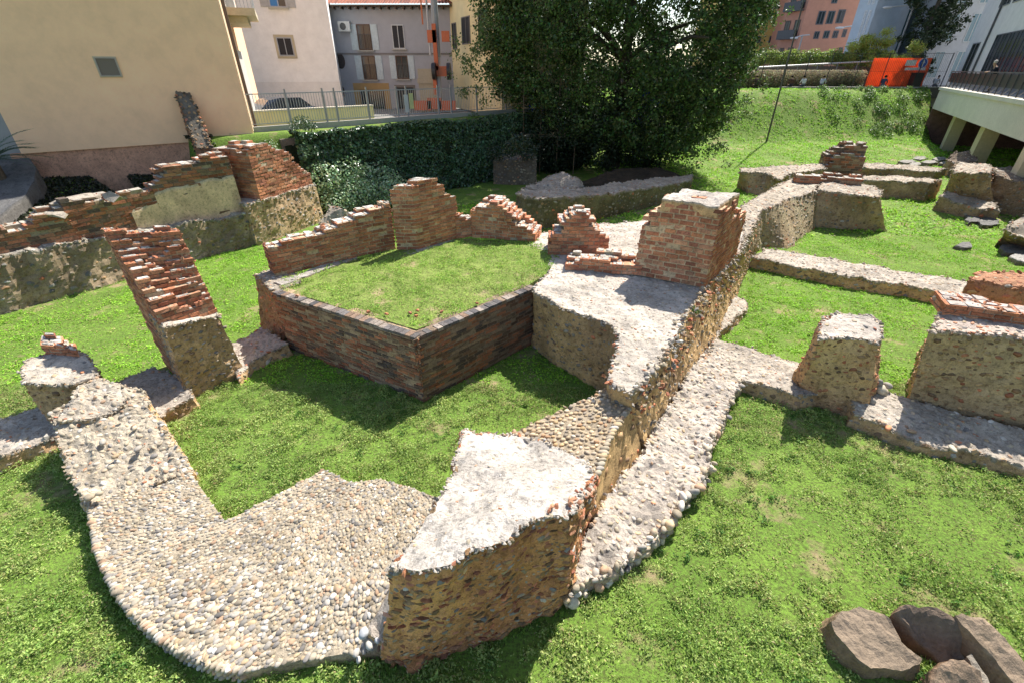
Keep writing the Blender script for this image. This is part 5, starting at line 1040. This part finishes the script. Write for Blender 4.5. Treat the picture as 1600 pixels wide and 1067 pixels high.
# --- far embankment, terrace, fence
pt_ = Plane((9.4, 46.9), (1, .006))
t = thing('ledge_wall', 'low dark ledge wall people sit on at the top of the grass slope', 'wall')
uL = pt_.at(1222, 140)[0]; uRr = pt_.at(1484, 140)[0]
bpart('wall', M_CONC, t, pt_, [(uL, uRr, -.5, 0, 3.2, 4.02)], (.13, .12, .11)); bpart('coping', M_CONC, t, pt_, [(uL-.05, uRr, -.55, .06, 4.023, 4.12)], (.36, .34, .31))
t = thing('mesh_fence', 'tall dark see-through mesh fence along the top of the grass slope', 'fence')
pfz = Plane((9.4, 47.6), (1, .006)); fx = [1158, 1192, 1226, 1260, 1296, 1340, 1383, 1437, 1480]
fus = [pfz.at(x, 110)[0] for x in fx]
for u in fus:
    mb = MB(); tube(mb, [pfz.pt(u, 0, 3.9), pfz.pt(u, 0, 6.75)], .035, (.05, .05, .05)); mb.build('post', M_MET, t)
for a_, b_ in zip(fus[:-1], fus[1:]):
    B = [(a_, b_, -.01, .01, 6.68, 6.71), (a_, b_, -.01, .01, 5.3, 5.315)]+[(a_+i*.16, a_+i*.16+.008, -.006, .006, 3.95, 6.68) for i in range(1, int((b_-a_)/.16)+1)]
    bpart('mesh_panel', M_MET, t, pfz, B, (.06, .06, .06))
t = thing('orange_banner', 'bright orange safety banner with a white and blue emblem hung on the mesh fence', 'banner')
pb = Plane((9.4, 48.0), (1, .006)); ub0, zb1 = pb.at(1364, 96); ub1, _z = pb.at(1456, 94); zb0 = 4.0
mb = MB(); X = np.linspace(ub0, ub1, 26); Zg = np.linspace(zb0, 6.35, 10); V = [pb.pt(x, .05*math.sin(x*2.3)+.03*math.sin(z*5), z+(.0 if z > zb0 else 0)) for z in Zg for x in X]; i = np.arange(260).reshape(10, 26)
mb.add(V, np.c_[i[:-1, :-1].ravel(), i[:-1, 1:].ravel(), i[1:, 1:].ravel(), i[1:, :-1].ravel()], (.9, .25, .10)); o = mb.build('cloth', M_CLOTH, t, smooth=True); o.modifiers.new('thick', 'SOLIDIFY').thickness = .008
bpart('white_panel', M_WD, t, pb, [(ub1-2.3, ub1-1.35, .08, .09, 5.75, 6.2), (ub1-2.2, ub1-.3, .08, .09, 5.4, 5.62)], (.7, .68, .66))
mb = MB(); q = np.linspace(0, 6.28, 20, endpoint=False); uc = ub1-.75; mb.add([pb.pt(uc+.42*math.cos(s), .1, 5.95+.42*math.sin(s)) for s in q], np.array([list(range(20))]), (.6, .6, .65)); mb.add([pb.pt(uc+.35*math.cos(s), .11, 5.95+.35*math.sin(s)) for s in q], np.array([list(range(20))]), (.05, .12, .45)); mb.add([pb.pt(uc+dx, .12, 5.95+dz) for dx, dz in ((-.05, -.28), (.05, -.28), (.05, 0), (.18, .0), (0, .28), (-.18, 0), (-.05, 0))], np.array([list(range(7))]), (.7, .7, .7)); mb.build('emblem', M_WD, t)
ub_, _ = pb.at(1421, 130); o = bpart('litter_bin', M_MET, None, pb, [(ub_-.38, ub_+.38, .3, .9, 4.0, 5.15), (ub_-.42, ub_+.42, .26, .94, 5.153, 5.23)], (.03, .03, .03)); tag(o, 'black box-shaped bin standing before the orange banner', 'bin')
# ornamental grasses and hedges on the street
mb = MB(); k = 16000
u = rng.uniform(8, 23.2, k); w = rng.uniform(-1.6, -.2, k); z = 3.95+rng.random(k)*1.45; base_ = np.array([pb.pt(a, b, c) for a, b, c in zip(u, w, z)])
hgt = np.clip((z-3.95)/1.45, 0, 1)[:, None]; leaves(mb, base_, np.tile([0, -1, .2], (k, 1)), .26, np.array([.12, .14, .05])*(1-hgt)+np.array([.42, .36, .24])*hgt, aspect=.25, cv=.2)
tag(mb.build('ornamental_grass', M_GRS), kind='stuff', label='band of feathery pale ornamental grasses behind the seated people', cat='grass')
t = thing('handrail', 'long pale metal handrail rising to the right behind the ornamental grasses', 'handrail')
pr_ = Plane((9.4, 51.), (1, .02)); mb = MB(); a_ = pr_.at(1185, 106); b_ = pr_.at(1372, 96); tube(mb, [pr_.pt(a_[0], 0, a_[1]), pr_.pt(b_[0], 0, b_[1])], .07, (.6, .58, .55)); mb.build('rail', M_MET, t)
for i in range(7):
    u_ = a_[0]+(b_[0]-a_[0])*i/6; z_ = a_[1]+(b_[1]-a_[1])*i/6; mb = MB(); tube(mb, [pr_.pt(u_, 0, 3.95), pr_.pt(u_, 0, z_)], .035, (.3, .3, .3)); mb.build('post', M_MET, t)
o = bpart('planter_wall', M_CONC, None, Plane((9.4, 52.), (1, .02)), [(-1, 29, -1, 0, 3.9, 5.75)], (.16, .14, .11)); tag(o, 'dark low planter wall beneath the clipped green hedge', 'wall')
c = []; 
for x in np.arange(20, 38, .5): c.append((x, 53.4, 6.45+.2*math.sin(x*3)))
bush('hedge', 'long clipped bright green hedge behind the pale handrail', c, np.full(len(c), .85), 420, .2, (.26, .34, .07), cat='hedge', mat=M_LEAF)
c = [(36.2+rng.uniform(-3.4, 3.2), 52.6+rng.uniform(-1, 1), rng.uniform(4.6, 8.6)) for _ in range(60)]; c = [q for q in c if q[2] < 8.7-.3*abs(q[0]-36.5)]
bush('bamboo_bush', 'feathery yellow-green bush left of the tall dark tree', c, np.full(len(c), .75), 260, .24, (.38, .42, .08), cat='bush', mat=M_LEAF, shell=.3, aspect=.3)
t = thing('tall_dark_tree', 'tall narrow dark evergreen between the blue building and the white building', 'tree')
r_ = ray(1432, 90); s = 58./r_[1]; X = r_[0]*s; mb = MB(); tube(mb, [(X, 58, 3.9), (X+.2, 58, 18)], .3, (.07, .06, .05), 8, .1); mb.build('trunk', M_BARK, t)
mb = MB(); c = [(X+rng.normal(0, 1.15), 58+rng.normal(0, 1.2), rng.uniform(5, 20)) for _ in range(220)]; blob_leaves(mb, c, rng.uniform(.5, .9, 220), 90, .26, (.03, .05, .018), shell=.3); mb.build('crown', M_LEAF, t)
c = []
for _ in range(150):
    x, y = rng.uniform(26, 37), rng.uniform(40.3, 46); p_ = np.array([[x, y]])
    if side_of(p_, C0, C0+DK)[0] < -.2 and rng.random() < .25+(x-26)/14: c.append((x, y, ground_z(p_)[0]+.08))
o = bush('slope_creeper', 'darker creeping plants over the right end of the grass slope', c, np.full(len(c), .42), 120, .13, (.12, .2, .05), mat=M_LEAF); o['kind'] = 'stuff'
c = [(x, 46.75-.15*rng.random(), 3.75+rng.uniform(-.25, .1)) for x in np.arange(30.5, 37.5, .35)]
o = bush('ledge_creeper', 'creeper spilling over the ledge wall below the orange banner', c, np.full(len(c), .3), 80, .12, (.12, .2, .05), mat=M_LEAF); o['kind'] = 'stuff'
# --- tall pole on the slope and street lamps
pb_ = P(1197, 224, .5); o = MB(); tube(o, [pb_, (pb_[0], pb_[1], 13)], .07, (.07, .065, .06), 8, .045); tag(o.build('tall_pole', M_MET), 'very tall thin dark pole planted at the foot of the grass slope', 'pole')
for x, y, xl, xr, yy, l in ((1254, 56, 1241, 1265, 70, 'T-shaped double-headed street lamp before the pink building'), (1340, 40, 1312, 1345, 66, 'street lamp arm in front of the pale blue building, middle of the lamps'), (1428, 8, 1387, 1432, 62, 'highest long-armed street lamp beside the tall dark tree')):
    t = thing('street_lamp', l, 'street lamp', 'street lamps along the far road')
    r_ = ray(x, y); s = yy/r_[1]; X = r_[0]*s; zt_ = CAM_H+r_[2]*s; r1 = ray(xl, y+4); r2 = ray(xr, y-1); a_ = r1*yy/r1[1]; b_ = r2*yy/r2[1]
    mb = MB(); tube(mb, [(X, yy, 3.9), (X, yy, zt_)], .09, (.35, .35, .35)); mb.build('pole', M_MET, t)
    mb = MB(); tube(mb, [(a_[0], yy, CAM_H+a_[2]), (X, yy, zt_), (b_[0], yy, CAM_H+b_[2])], .07, (.5, .5, .5)); mb.build('arm', M_MET, t)
    mb = MB(); stones(mb, np.array([[a_[0], yy, CAM_H+a_[2]]]), np.array([[0, 0, 1.]]), [.55], (.35, .4), .25, np.array([(.6, .6, .6)]), spin=np.array([0.]), rough=0); mb.build('lamp_head', M_MET, t, smooth=True)
# --- far buildings
def far_building(name, label, o, d, L, zt, depth, col, wins=(), cat='building', extra=None):
    t = thing(name, label, cat); p = Plane(o, d); wallbox(t, p, 0, L, 3.9, zt, depth, col)
    for b in wins: window(t, p, *b, frame=(.12, .12, .13), fw=.12, bars=(1, 0), sw=.2)
    return t, p
Z2 = lambda *b: tuple(v/4.848+(1150 if i % 2 == 0 else 0) for i, v in enumerate(b))
# yellow
ry = ray(1152, 60); rp = ray(1232, 60)
far_building('ochre_building', 'ochre yellow apartment block at the left end of the far street', (ry[0]*90/ry[1]-4, 90.), (1, -.02), 17, 30, 10, (.58, .40, .13), [Z2(*b) for b in [(55, 38, 98, 105), (140, 35, 175, 105), (215, 25, 258, 100), (305, 18, 345, 72), (278, 145, 318, 205), (250, 275, 295, 330), (150, 275, 190, 330)]])
t, p = far_building('pink_building', 'salmon pink apartment block with pale window panes on its end wall', (ray(1248, 60)[0]*78/ray(1248, 60)[1], 78.), (1, -.14), 9.2, 28, 12, (.55, .27, .19), [Z2(*b) for b in [(615, 85, 670, 190), (690, 85, 742, 185), (765, 75, 820, 180), (590, 240, 630, 298), (662, 235, 706, 295), (733, 235, 773, 292), (805, 225, 835, 285), (725, -20, 770, 30), (780, 362, 808, 385)]])
ps = Plane((p.o), (-.38, .93)); wallbox(t, ps, .01, 3.4, 3.9, 28, .3, (.5, .25, .18), name='side_wall')
for i in range(2):
    for j in range(4): window_m(t, ps, .4+i*1.6, 1.3+i*1.6, 6.2+j*3.3, 8.2+j*3.3, frame=(.1, .07, .06), fw=.1)
for j in range(3): bpart('balcony', M_MET, t, ps, [(.3, 3.1, .02, .9, 5.9+j*3.3, 6.05+j*3.3), (.3, 3.1, .86, .9, 6.05+j*3.3, 7+j*3.3)], (.06, .06, .07))
rb = ray(1325, 60); ob = np.array([rb[0]*64/rb[1], 64.]); r_ = ray(1353, 60); c1 = np.array([r_[0]*62.5/r_[1], 62.5]); r_ = ray(1405, 60); c2 = np.array([r_[0]*64/r_[1], 64.])
t = thing('blue_building', 'pale blue rendered tower with vertical strips of windows on its left face', 'building')
pbl = Plane(ob, c1-ob); Lb = float(np.linalg.norm(c1-ob)); quadwall('wall', M_PLS, t, [ob, c1, c2, c2+(ob-c1)], 3.9, 26, (.45, .52, .60))
for i in range(2):
    for j in range(5): window_m(t, pbl, Lb*(.48+.22*i), Lb*(.62+.22*i), 5.5+j*3.1, 8.1+j*3.1, frame=(.6, .62, .65), fw=.08)
r_ = ray(1414, 60); c3 = np.array([r_[0]*66/r_[1], 66.]); pte = Plane(c2+np.array([.1, .6]), c3-c2); o = wallbox(None, pte, 0, 3.2, 3.9, 16, 2, (.07, .19, .22)); o.name = 'teal_building'; tag(o, 'narrow teal wall squeezed between the blue tower and the dark tree', 'building')
# white and blue glazed building and the large white one at right
r_ = ray(1440, 100); ow = np.array([r_[0]*60/r_[1], 60.]); t = thing('glazed_building', 'white building with vertical bands of pale blue glass left of the large white block', 'building')
pwb = Plane(ow, (1, -.25)); wallbox(t, pwb, 0, 8, 3.9, 26, 8, (.45, .47, .5))
M_BG, _t, _b = new_mat('blue_glass', .25, .6); _b.inputs['Base Color'].default_value = (.16, .25, .30, 1)
for i in range(3):
    for j in range(5): window_m(t, pwb, .9+i*2.1, 1.9+i*2.1, 4.6+j*3.4, 7.2+j*3.4, frame=(.5, .52, .54), fw=.08, pane_mat=M_BG)
# deck
C0 = np.array([34.6, 42.0]); dk = np.array([-.508, -.861]); pd = Plane(C0, dk)
t = thing('concrete_deck', 'raised concrete deck with a thick pale fascia roofing part of the ruins at right', 'deck')
bpart('fascia', M_CONC, t, pd, [(0, 50, -.35, 0, 2.72, 4.05), (-.12, 50, -.4, .10, 4.053, 4.25)], (.62, .57, .48))
quadwall('slab', M_CONC, t, [C0-pd.n*.36, C0+dk*50-pd.n*.36, C0+dk*50-pd.n*40, C0-pd.n*40], 3.6, 4.2, (.33, .32, .31))
for x, y, w_ in ((1484, 236, .45), (1536, 258, .5)):
    for wq in (1.0,):
        r_ = ray(x, min(y, 200)); tt = ((pd.o-pd.n*wq)@pd.n)/(r_[:2]@pd.n); c_ = r_[:2]*tt; u_ = float((c_-pd.o)@pd.d)
    bpart('column', M_CONC, t, pd, [(u_-w_, u_+w_, -wq-w_*1.6, -wq, -.2, 3.0)], (.62, .52, .34))
bpart('column', M_CONC, t, pd, [(23.6, 24.4, -.8, -.02, -.2, 2.715)], (.62, .52, .34))
bpart('back_wall', M_MAS, t, pd, [(-1, 50, -9.3, -9, -.2, 3.6)], (.12, .07, .05)); bpart('end_wall', M_MAS, t, pd, [(-.4, -.1, -9, -.05, -.2, 3.9)], (.18, .10, .08))
t = thing('deck_railing', 'black railing with dark infill panels and zigzag lower bars along the edge of the deck', 'railing')
bpart('top_rail', M_MET, t, pd, [(-.1, 50, -.32, -.26, 5.3, 5.36)], (.07, .07, .07)); bpart('infill_panel', M_MET, t, pd, [(.1, 50, -.31, -.29, 4.62, 5.25)], (.018, .018, .02))
for i in range(26): bpart('post', M_MET, t, pd, [(i*1.3, i*1.3+.05, -.285, -.235, 4.25, 5.3)], (.06, .06, .06))
mb = MB()
for i in range(26): tube(mb, [pd.pt(i*1.3+.1, -.26, 4.27), pd.pt(i*1.3+1.2, -.26, 4.62)], .02, (.04, .04, .04), 5)
mb.build('lower_bars', M_MET, t)
t = thing('large_white_block', 'large white building with dark strip windows above the deck, cut by the right frame edge', 'building')
pL = Plane(C0-pd.n*2.0-dk*8.5, dk); wallbox(t, pL, 0, 60, 4.2, 26, 14, (.66, .62, .6))
bpart('plinth', M_CONC, t, pL, [(0, 60, .003, .1, 4.2, 5.0)], (.25, .25, .26))
for i in range(9):
    window_m(t, pL, 8.6+i*1.75, 10.15+i*1.75, 5.2, 7.7, frame=(.10, .10, .11), fw=.07, bars=(1, 0)); window_m(t, pL, 5.2+i*3.5, 8.0+i*3.5, 9.6, 11.6, frame=(.2, .2, .21), fw=.07, bars=(2, 0))
window_m(t, pL, 1.9, 4.4, 4.9, 7.4, frame=(.2, .2, .21), fw=.08, name='doorway')
bpart('downpipe', M_MET, t, pL, [(6.1, 6.22, .02, .14, 5, 26)], (.08, .08, .09))
# --- people
def person(label, pos, face, shirt, trousers=(.05, .05, .07), hair=(.03, .02, .015), seated=True, skin=(.42, .26, .18), lean=0., arms='down'):
    """one skinned body; pos is the seat (or the feet)"""
    x, y, z = pos; ca, sa = math.cos(face), math.sin(face)
    def W_(f, s, u): return Vector((x+ca*f-sa*s, y+sa*f+ca*s, z+u))
    if seated:
        J = {'pel': (0, 0, .12), 'wai': (.02+lean*.2, 0, .3), 'che': (.05+lean*.5, 0, .5), 'nek': (.08+lean*.75, 0, .63), 'hea': (.12+lean*.9, 0, .70), 'top': (.12+lean, 0, .86)}
        for s in (-1, 1): J.update({f'hip{s}': (.05, s*.1, .1), f'kne{s}': (.45, s*.13, .12), f'ank{s}': (.50, s*.12, -.32), f'toe{s}': (.66, s*.13, -.36), f'sho{s}': (.05+lean*.6, s*.18, .57), f'elb{s}': (.15+lean*.6, s*.24, .33), f'wri{s}': (.36+lean*.3, s*.13, .24), f'han{s}': (.44+lean*.3, s*.11, .2)})
    else:
        J = {'pel': (0, 0, .92), 'wai': (.03+lean*.3, 0, 1.08), 'che': (.08+lean*.6, 0, 1.30), 'nek': (.12+lean*.9, 0, 1.46), 'hea': (.16+lean, 0, 1.54), 'top': (.18+lean*1.1, 0, 1.72)}
        for s in (-1, 1): J.update({f'hip{s}': (0, s*.1, .88), f'kne{s}': (.04, s*.11, .48), f'ank{s}': (0, s*.11, .08), f'toe{s}': (.18, s*.13, .04), f'sho{s}': (.08+lean*.7, s*.19, 1.38), f'elb{s}': (.22+lean*.7, s*.26, 1.16), f'wri{s}': (.44+lean*.5, s*.16, 1.14), f'han{s}': (.52+lean*.5, s*.12, 1.13)})
    rad_ = dict(pel=.13, wai=.12, che=.14, nek=.055, hea=.09, top=.075, hip=.09, kne=.062, ank=.042, toe=.04, sho=.06, elb=.045, wri=.032, han=.038)
    E = [('pel', 'wai'), ('wai', 'che'), ('che', 'nek'), ('nek', 'hea'), ('hea', 'top')]
    for s in (-1, 1): E += [('pel', f'hip{s}'), (f'hip{s}', f'kne{s}'), (f'kne{s}', f'ank{s}'), (f'ank{s}', f'toe{s}'), ('che', f'sho{s}'), (f'sho{s}', f'elb{s}'), (f'elb{s}', f'wri{s}'), (f'wri{s}', f'han{s}')]
    nm = list(J); me = bpy.data.meshes.new('person'); me.from_pydata([W_(*J[k]) for k in nm], [(nm.index(a), nm.index(b)) for a, b in E], []); me.update()
    o = bpy.data.objects.new('person', me); S.collection.objects.link(o); m_ = o.modifiers.new('skin', 'SKIN'); sk = me.skin_vertices[0].data
    for i, k in enumerate(nm): r = rad_[k.rstrip('-1')]; sk[i].radius = (r, r); sk[i].use_root = k == 'pel'
    o.modifiers.new('sub', 'SUBSURF').levels = 1
    dg = bpy.context.evaluated_depsgraph_get(); ev = o.evaluated_get(dg); em = bpy.data.meshes.new_from_object(ev)
    bpy.data.objects.remove(o); o = bpy.data.objects.new('person', em); S.collection.objects.link(o)
    co = np.array([v.co[:] for v in em.vertices]); J3 = np.array([W_(*J[k])[:] for k in nm]); d = ((co[:, None]-J3[None])**2).sum(2); c = []
    hv = W_(*J['hea'])
    for i, j in enumerate(d.argmin(1)):
        k = nm[j].rstrip('-1'); c.append(skin if k in ('hea', 'top', 'wri', 'han', 'nek') else trousers if k in ('hip', 'kne', 'pel') else (.05, .04, .04) if k in ('ank', 'toe') else shirt)
    at = em.color_attributes.new('col', 'FLOAT_COLOR', 'POINT'); at.data.foreach_set('color', np.c_[np.array(c), np.ones(len(c))].astype(np.float32).ravel()); em.materials.clear(); em.materials.append(M_SKIN)
    for p_ in em.polygons: p_.use_smooth = True
    tag(o, label, 'person')
    h = MB(); tp = W_(*J['top']); bk = W_(J['top'][0]-.04, 0, J['top'][2]-.03)
    stones(h, np.array([bk[:]]), np.array([[0, 0, 1.]]), [.115], (.85, .9), .95, np.array([hair]), rough=.05, cv=0); h.build('hair', M_SKIN, o, smooth=True); return o
def on_ledge(x): u = pt_.at(x, 135)[0]; return pt_.pt(u, -.22, 4.12)
PEO = [(1183, 'person in dark brown clothes sitting at the left end of the ledge by the tree', (.06, .04, .035), (.04, .03, .03), (.05, .03, .02)), (1238, 'person with long dark hair in a brown top sitting beside the tall pole', (.10, .05, .035), (.03, .03, .04), (.02, .012, .01)),
       (1257, 'person in a white shirt and dark hair sitting with their back to the ruins', (.6, .6, .62), (.05, .06, .1), (.02, .015, .012)), (1285, 'person in a pale grey top with knees drawn up sitting on the ledge', (.42, .44, .5), (.05, .05, .07), (.03, .02, .015)), (1381, 'person in dark blue sitting in front of the orange banner', (.05, .06, .11), (.12, .13, .16), (.02, .015, .01)), (1462, 'person in light grey bending forward at the right end of the ledge', (.36, .37, .38), (.1, .1, .12), (.03, .02, .02))]
for i, (x, l, sh, tr, hr) in enumerate(PEO):
    person(l, on_ledge(x), R(90) if i < 3 else R(40), sh, tr, hr, True, lean=.5 if i == 5 else .1)
uq = pd.at(1540, 100)[0]; q = pd.pt(uq, -.75, 4.2); person('person in black with pale hair leaning both arms on the deck railing', q, math.atan2(pd.n[1], pd.n[0]), (.03, .03, .035), (.04, .04, .05), (.5, .45, .4), False, lean=.15)

# ================================================================== GRASS
RUINS = [turf_loop]
def grass(name, label, n, x0, x1, y0, y1, size, col1, col2, mask=None, hz=0., zf=ground_z, h=(.0, .035), parent=None, aspect=.42, bias=.35, dens=None, fl=None):
    p = np.c_[rng.uniform(x0, x1, n), rng.uniform(y0, y1, n)]
    # keep what the viewpoint and its surroundings can see
    k = np.abs(p[:, 0]) < p[:, 1]*1.35+4.6; p = p[k]
    if mask is not None: p = p[mask(p)]
    q = np.c_[p, np.zeros(len(p))]
    f1 = fbm(q, 1.1, 61); f2 = fbm(q, 5.5, 62); f3 = fbm(q, .5, 63, 4)
    keep = (f1*.35+f2*.8 > -.6+.75*rng.random(len(p))) ; keep &= ~((f3+.35*f2 > .34) & (rng.random(len(p)) < .82))
    p = p[keep]; f1, f2, f3 = f1[keep], f2[keep], f3[keep]
    z = zf(p)+rng.uniform(h[0], h[1], len(p))*(1+1.4*np.clip(f2+.2*f1, -.6, 1))
    m = np.clip(.5+.6*f1+.3*f3, 0, 1)[:, None]; c = np.array(col1)*m+np.array(col2)*(1-m)
    dry = rng.random(len(p)) < .06+.5*np.clip(f3+.1, 0, 1); c[dry] = (.42, .36, .17)
    mb = MB(); leaves(mb, np.c_[p, z], np.tile([0, 0, 1.], (len(p), 1)), np.asarray(size)*(1+.35*np.clip(f2, -.7, 1)), c, aspect=aspect, bias=bias, cv=.2, hue=.06)
    o = mb.build(name, M_GRS, parent); o['kind'] = 'stuff'
    if not parent: tag(o, label, 'grass')
    return o
G1, G2 = (.25, .375, .085), (.40, .49, .15)
grass('near_grass', 'clover-like grass of the near lawn around the cobbled apse and the foreground boulders', 760000, -13, 13, 1.2, 7.5, .036, G1, G2, h=(.0, .055))
grass('middle_grass', 'short bright mown grass on the middle of the lawn', 380000, -19, 19, 7.5, 17, .05, (.27, .52, .045), (.37, .62, .07), h=(0, .03), bias=.6, mask=lambda p: ~inside(p, turf_loop))
grass('far_grass', 'mown grass on the far lawn and the slope below the street', 260000, -8, 44, 17, 46.8, .12, (.27, .52, .045), (.37, .62, .07), h=(0, .05), bias=.65, mask=lambda p: (p[:, 0] > 5) | (p[:, 1] < 22))
TZ = lambda p: np.full(len(p), 1.42)
tt_ = [o for o in S.objects if o.name.startswith('brick_terrace')][0]
grass('turf_grass', None, 90000, -5.2, 1.3, 6.8, 13, .036, (.27, .44, .075), (.38, .54, .11), mask=lambda p: inside(p, turf_loop), zf=TZ, h=(-.01, .03), parent=tt_)
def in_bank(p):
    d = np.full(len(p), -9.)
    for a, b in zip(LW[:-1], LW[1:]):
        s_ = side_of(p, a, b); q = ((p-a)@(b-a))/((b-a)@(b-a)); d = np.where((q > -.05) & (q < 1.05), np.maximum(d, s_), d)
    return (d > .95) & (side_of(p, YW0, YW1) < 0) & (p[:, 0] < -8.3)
k_ = 150000; p_ = np.c_[rng.uniform(-21, -8, k_), rng.uniform(6, 20, k_)]; p_ = p_[in_bank(p_)]; mb = MB()  # near-black leaf layer, added to deepen the house's shade on the bank
leaves(mb, np.c_[p_, ground_z(p_)+rng.uniform(.01, .09, len(p_))], np.tile([0, 0, 1.], (len(p_), 1)), .085, (.035, .04, .02), bias=.5, aspect=.8, cv=.4); tag(mb.build('bank_shade_leaves', M_LEAF), 'dark leaves added to deepen the shade on the bank between the long ruin wall and the cream house', 'shade leaves', kind='stuff')
# longer blades left uncut along the feet of walls and stones
em = MB()
for pts, dn, hh in (([(137, 792), (148, 855), (168, 905), (195, 948), (232, 988), (275, 1018), (330, 1046), (385, 1054), (470, 1036), (560, 1024), (606, 1046), (690, 1034), (790, 1000), (884, 955)], 260, .06),
                    ([(268, 690), (325, 775), (352, 814), (430, 774), (505, 734), (596, 752), (690, 785)], 200, .05), ([(886, 940), (950, 903), (1000, 868), (1035, 840), (1062, 798), (1098, 755), (1112, 725), (1128, 665), (1160, 604), (1200, 606), (1250, 624), (1290, 648), (1352, 660), (1400, 678), (1440, 696), (1520, 712), (1600, 735), (1700, 770)], 230, .06),
                    ([(450, 538), (560, 585), (663, 632), (740, 590), (834, 543), (893, 587), (925, 606)], 160, .05), ([(75, 675), (96, 704), (130, 770)], 200, .06), ([(300, 628), (378, 590)], 200, .05),
                    ([(1300, 985), (1330, 1035), (1360, 1050), (1440, 1050), (1470, 1034)], 420, .09), ([(1130, 522), (1168, 474), (1180, 412), (1250, 422), (1340, 438), (1498, 464)], 110, .06), ([(1190, 388), (1226, 392), (1274, 357), (1384, 364)], 80, .07), ([(0, 494), (165, 449), (290, 412), (416, 388)], 90, .08)):
    q = [np.array(P(x, y, 0)) for x, y in pts]
    for a, b in zip(q[:-1], q[1:]):
        n_ = int(np.linalg.norm(b-a)*dn); t_ = rng.random((n_, 1)); c_ = a+(b-a)*t_+rng.normal(0, .035, (n_, 3))*[1, 1, 0]
        cl = fbm(c_, 2.5, 77) > -.25; c_ = c_[cl]; n_ = len(c_); an = rng.uniform(0, 6.28, n_); h_ = hh*rng.uniform(.4, 1.3, n_); w_ = .004+.05*h_
        L_ = np.c_[np.cos(an)*h_*.35, np.sin(an)*h_*.35, h_]; S_ = np.c_[-np.sin(an), np.cos(an), an*0]*w_[:, None]
        V = np.stack([c_-S_, c_+S_, c_+L_*.6+S_*.7+[0, 0, .004], c_+L_], 1); col = np.array([.24, .38, .07])*(1+rng.normal(0, .2, (n_, 1)))
        em.add(V.reshape(-1, 3), np.arange(n_*4).reshape(-1, 4), np.repeat(np.clip(col, .02, 1), 4, 0))
tag(em.build('edge_grass', M_GRS), 'longer uncut grass blades along the feet of the ruin walls and boulders', 'grass', kind='stuff')
# taller weeds
def weeds(k, x0, x1, y0, y1):
    p = np.c_[rng.uniform(x0, x1, k), rng.uniform(y0, y1, k)]; c = []
    for a, b in p: c += [(a+rng.normal(0, .05), b+rng.normal(0, .05), rng.uniform(.01, .06)) for _ in range(5)]
    return c
c = weeds(120, -4.5, 8, 2, 7); mb = MB(); blob_leaves(mb, c, np.full(len(c), .055), 14, .034, (.12, .24, .05), shell=.3); tag(mb.build('clover_tufts', M_GRS), 'darker broad-leaved weed tufts scattered in the near lawn', 'weeds', kind='stuff')
for x, y, z, l in ((1088, 486, 1.36, 'tiny weed growing beside the shadow of the big brick pier'), (1438, 1055, .1, 'weed tuft between the foreground boulders')):
    c0_ = np.array(P(x, y, z)); c = [c0_+rng.normal(0, .05, 3)*[1, 1, .4] for _ in range(7)]; bush('weed', l, c, np.full(7, .05), 24, .035, (.08, .17, .03), cat='weed', mat=M_GRS)
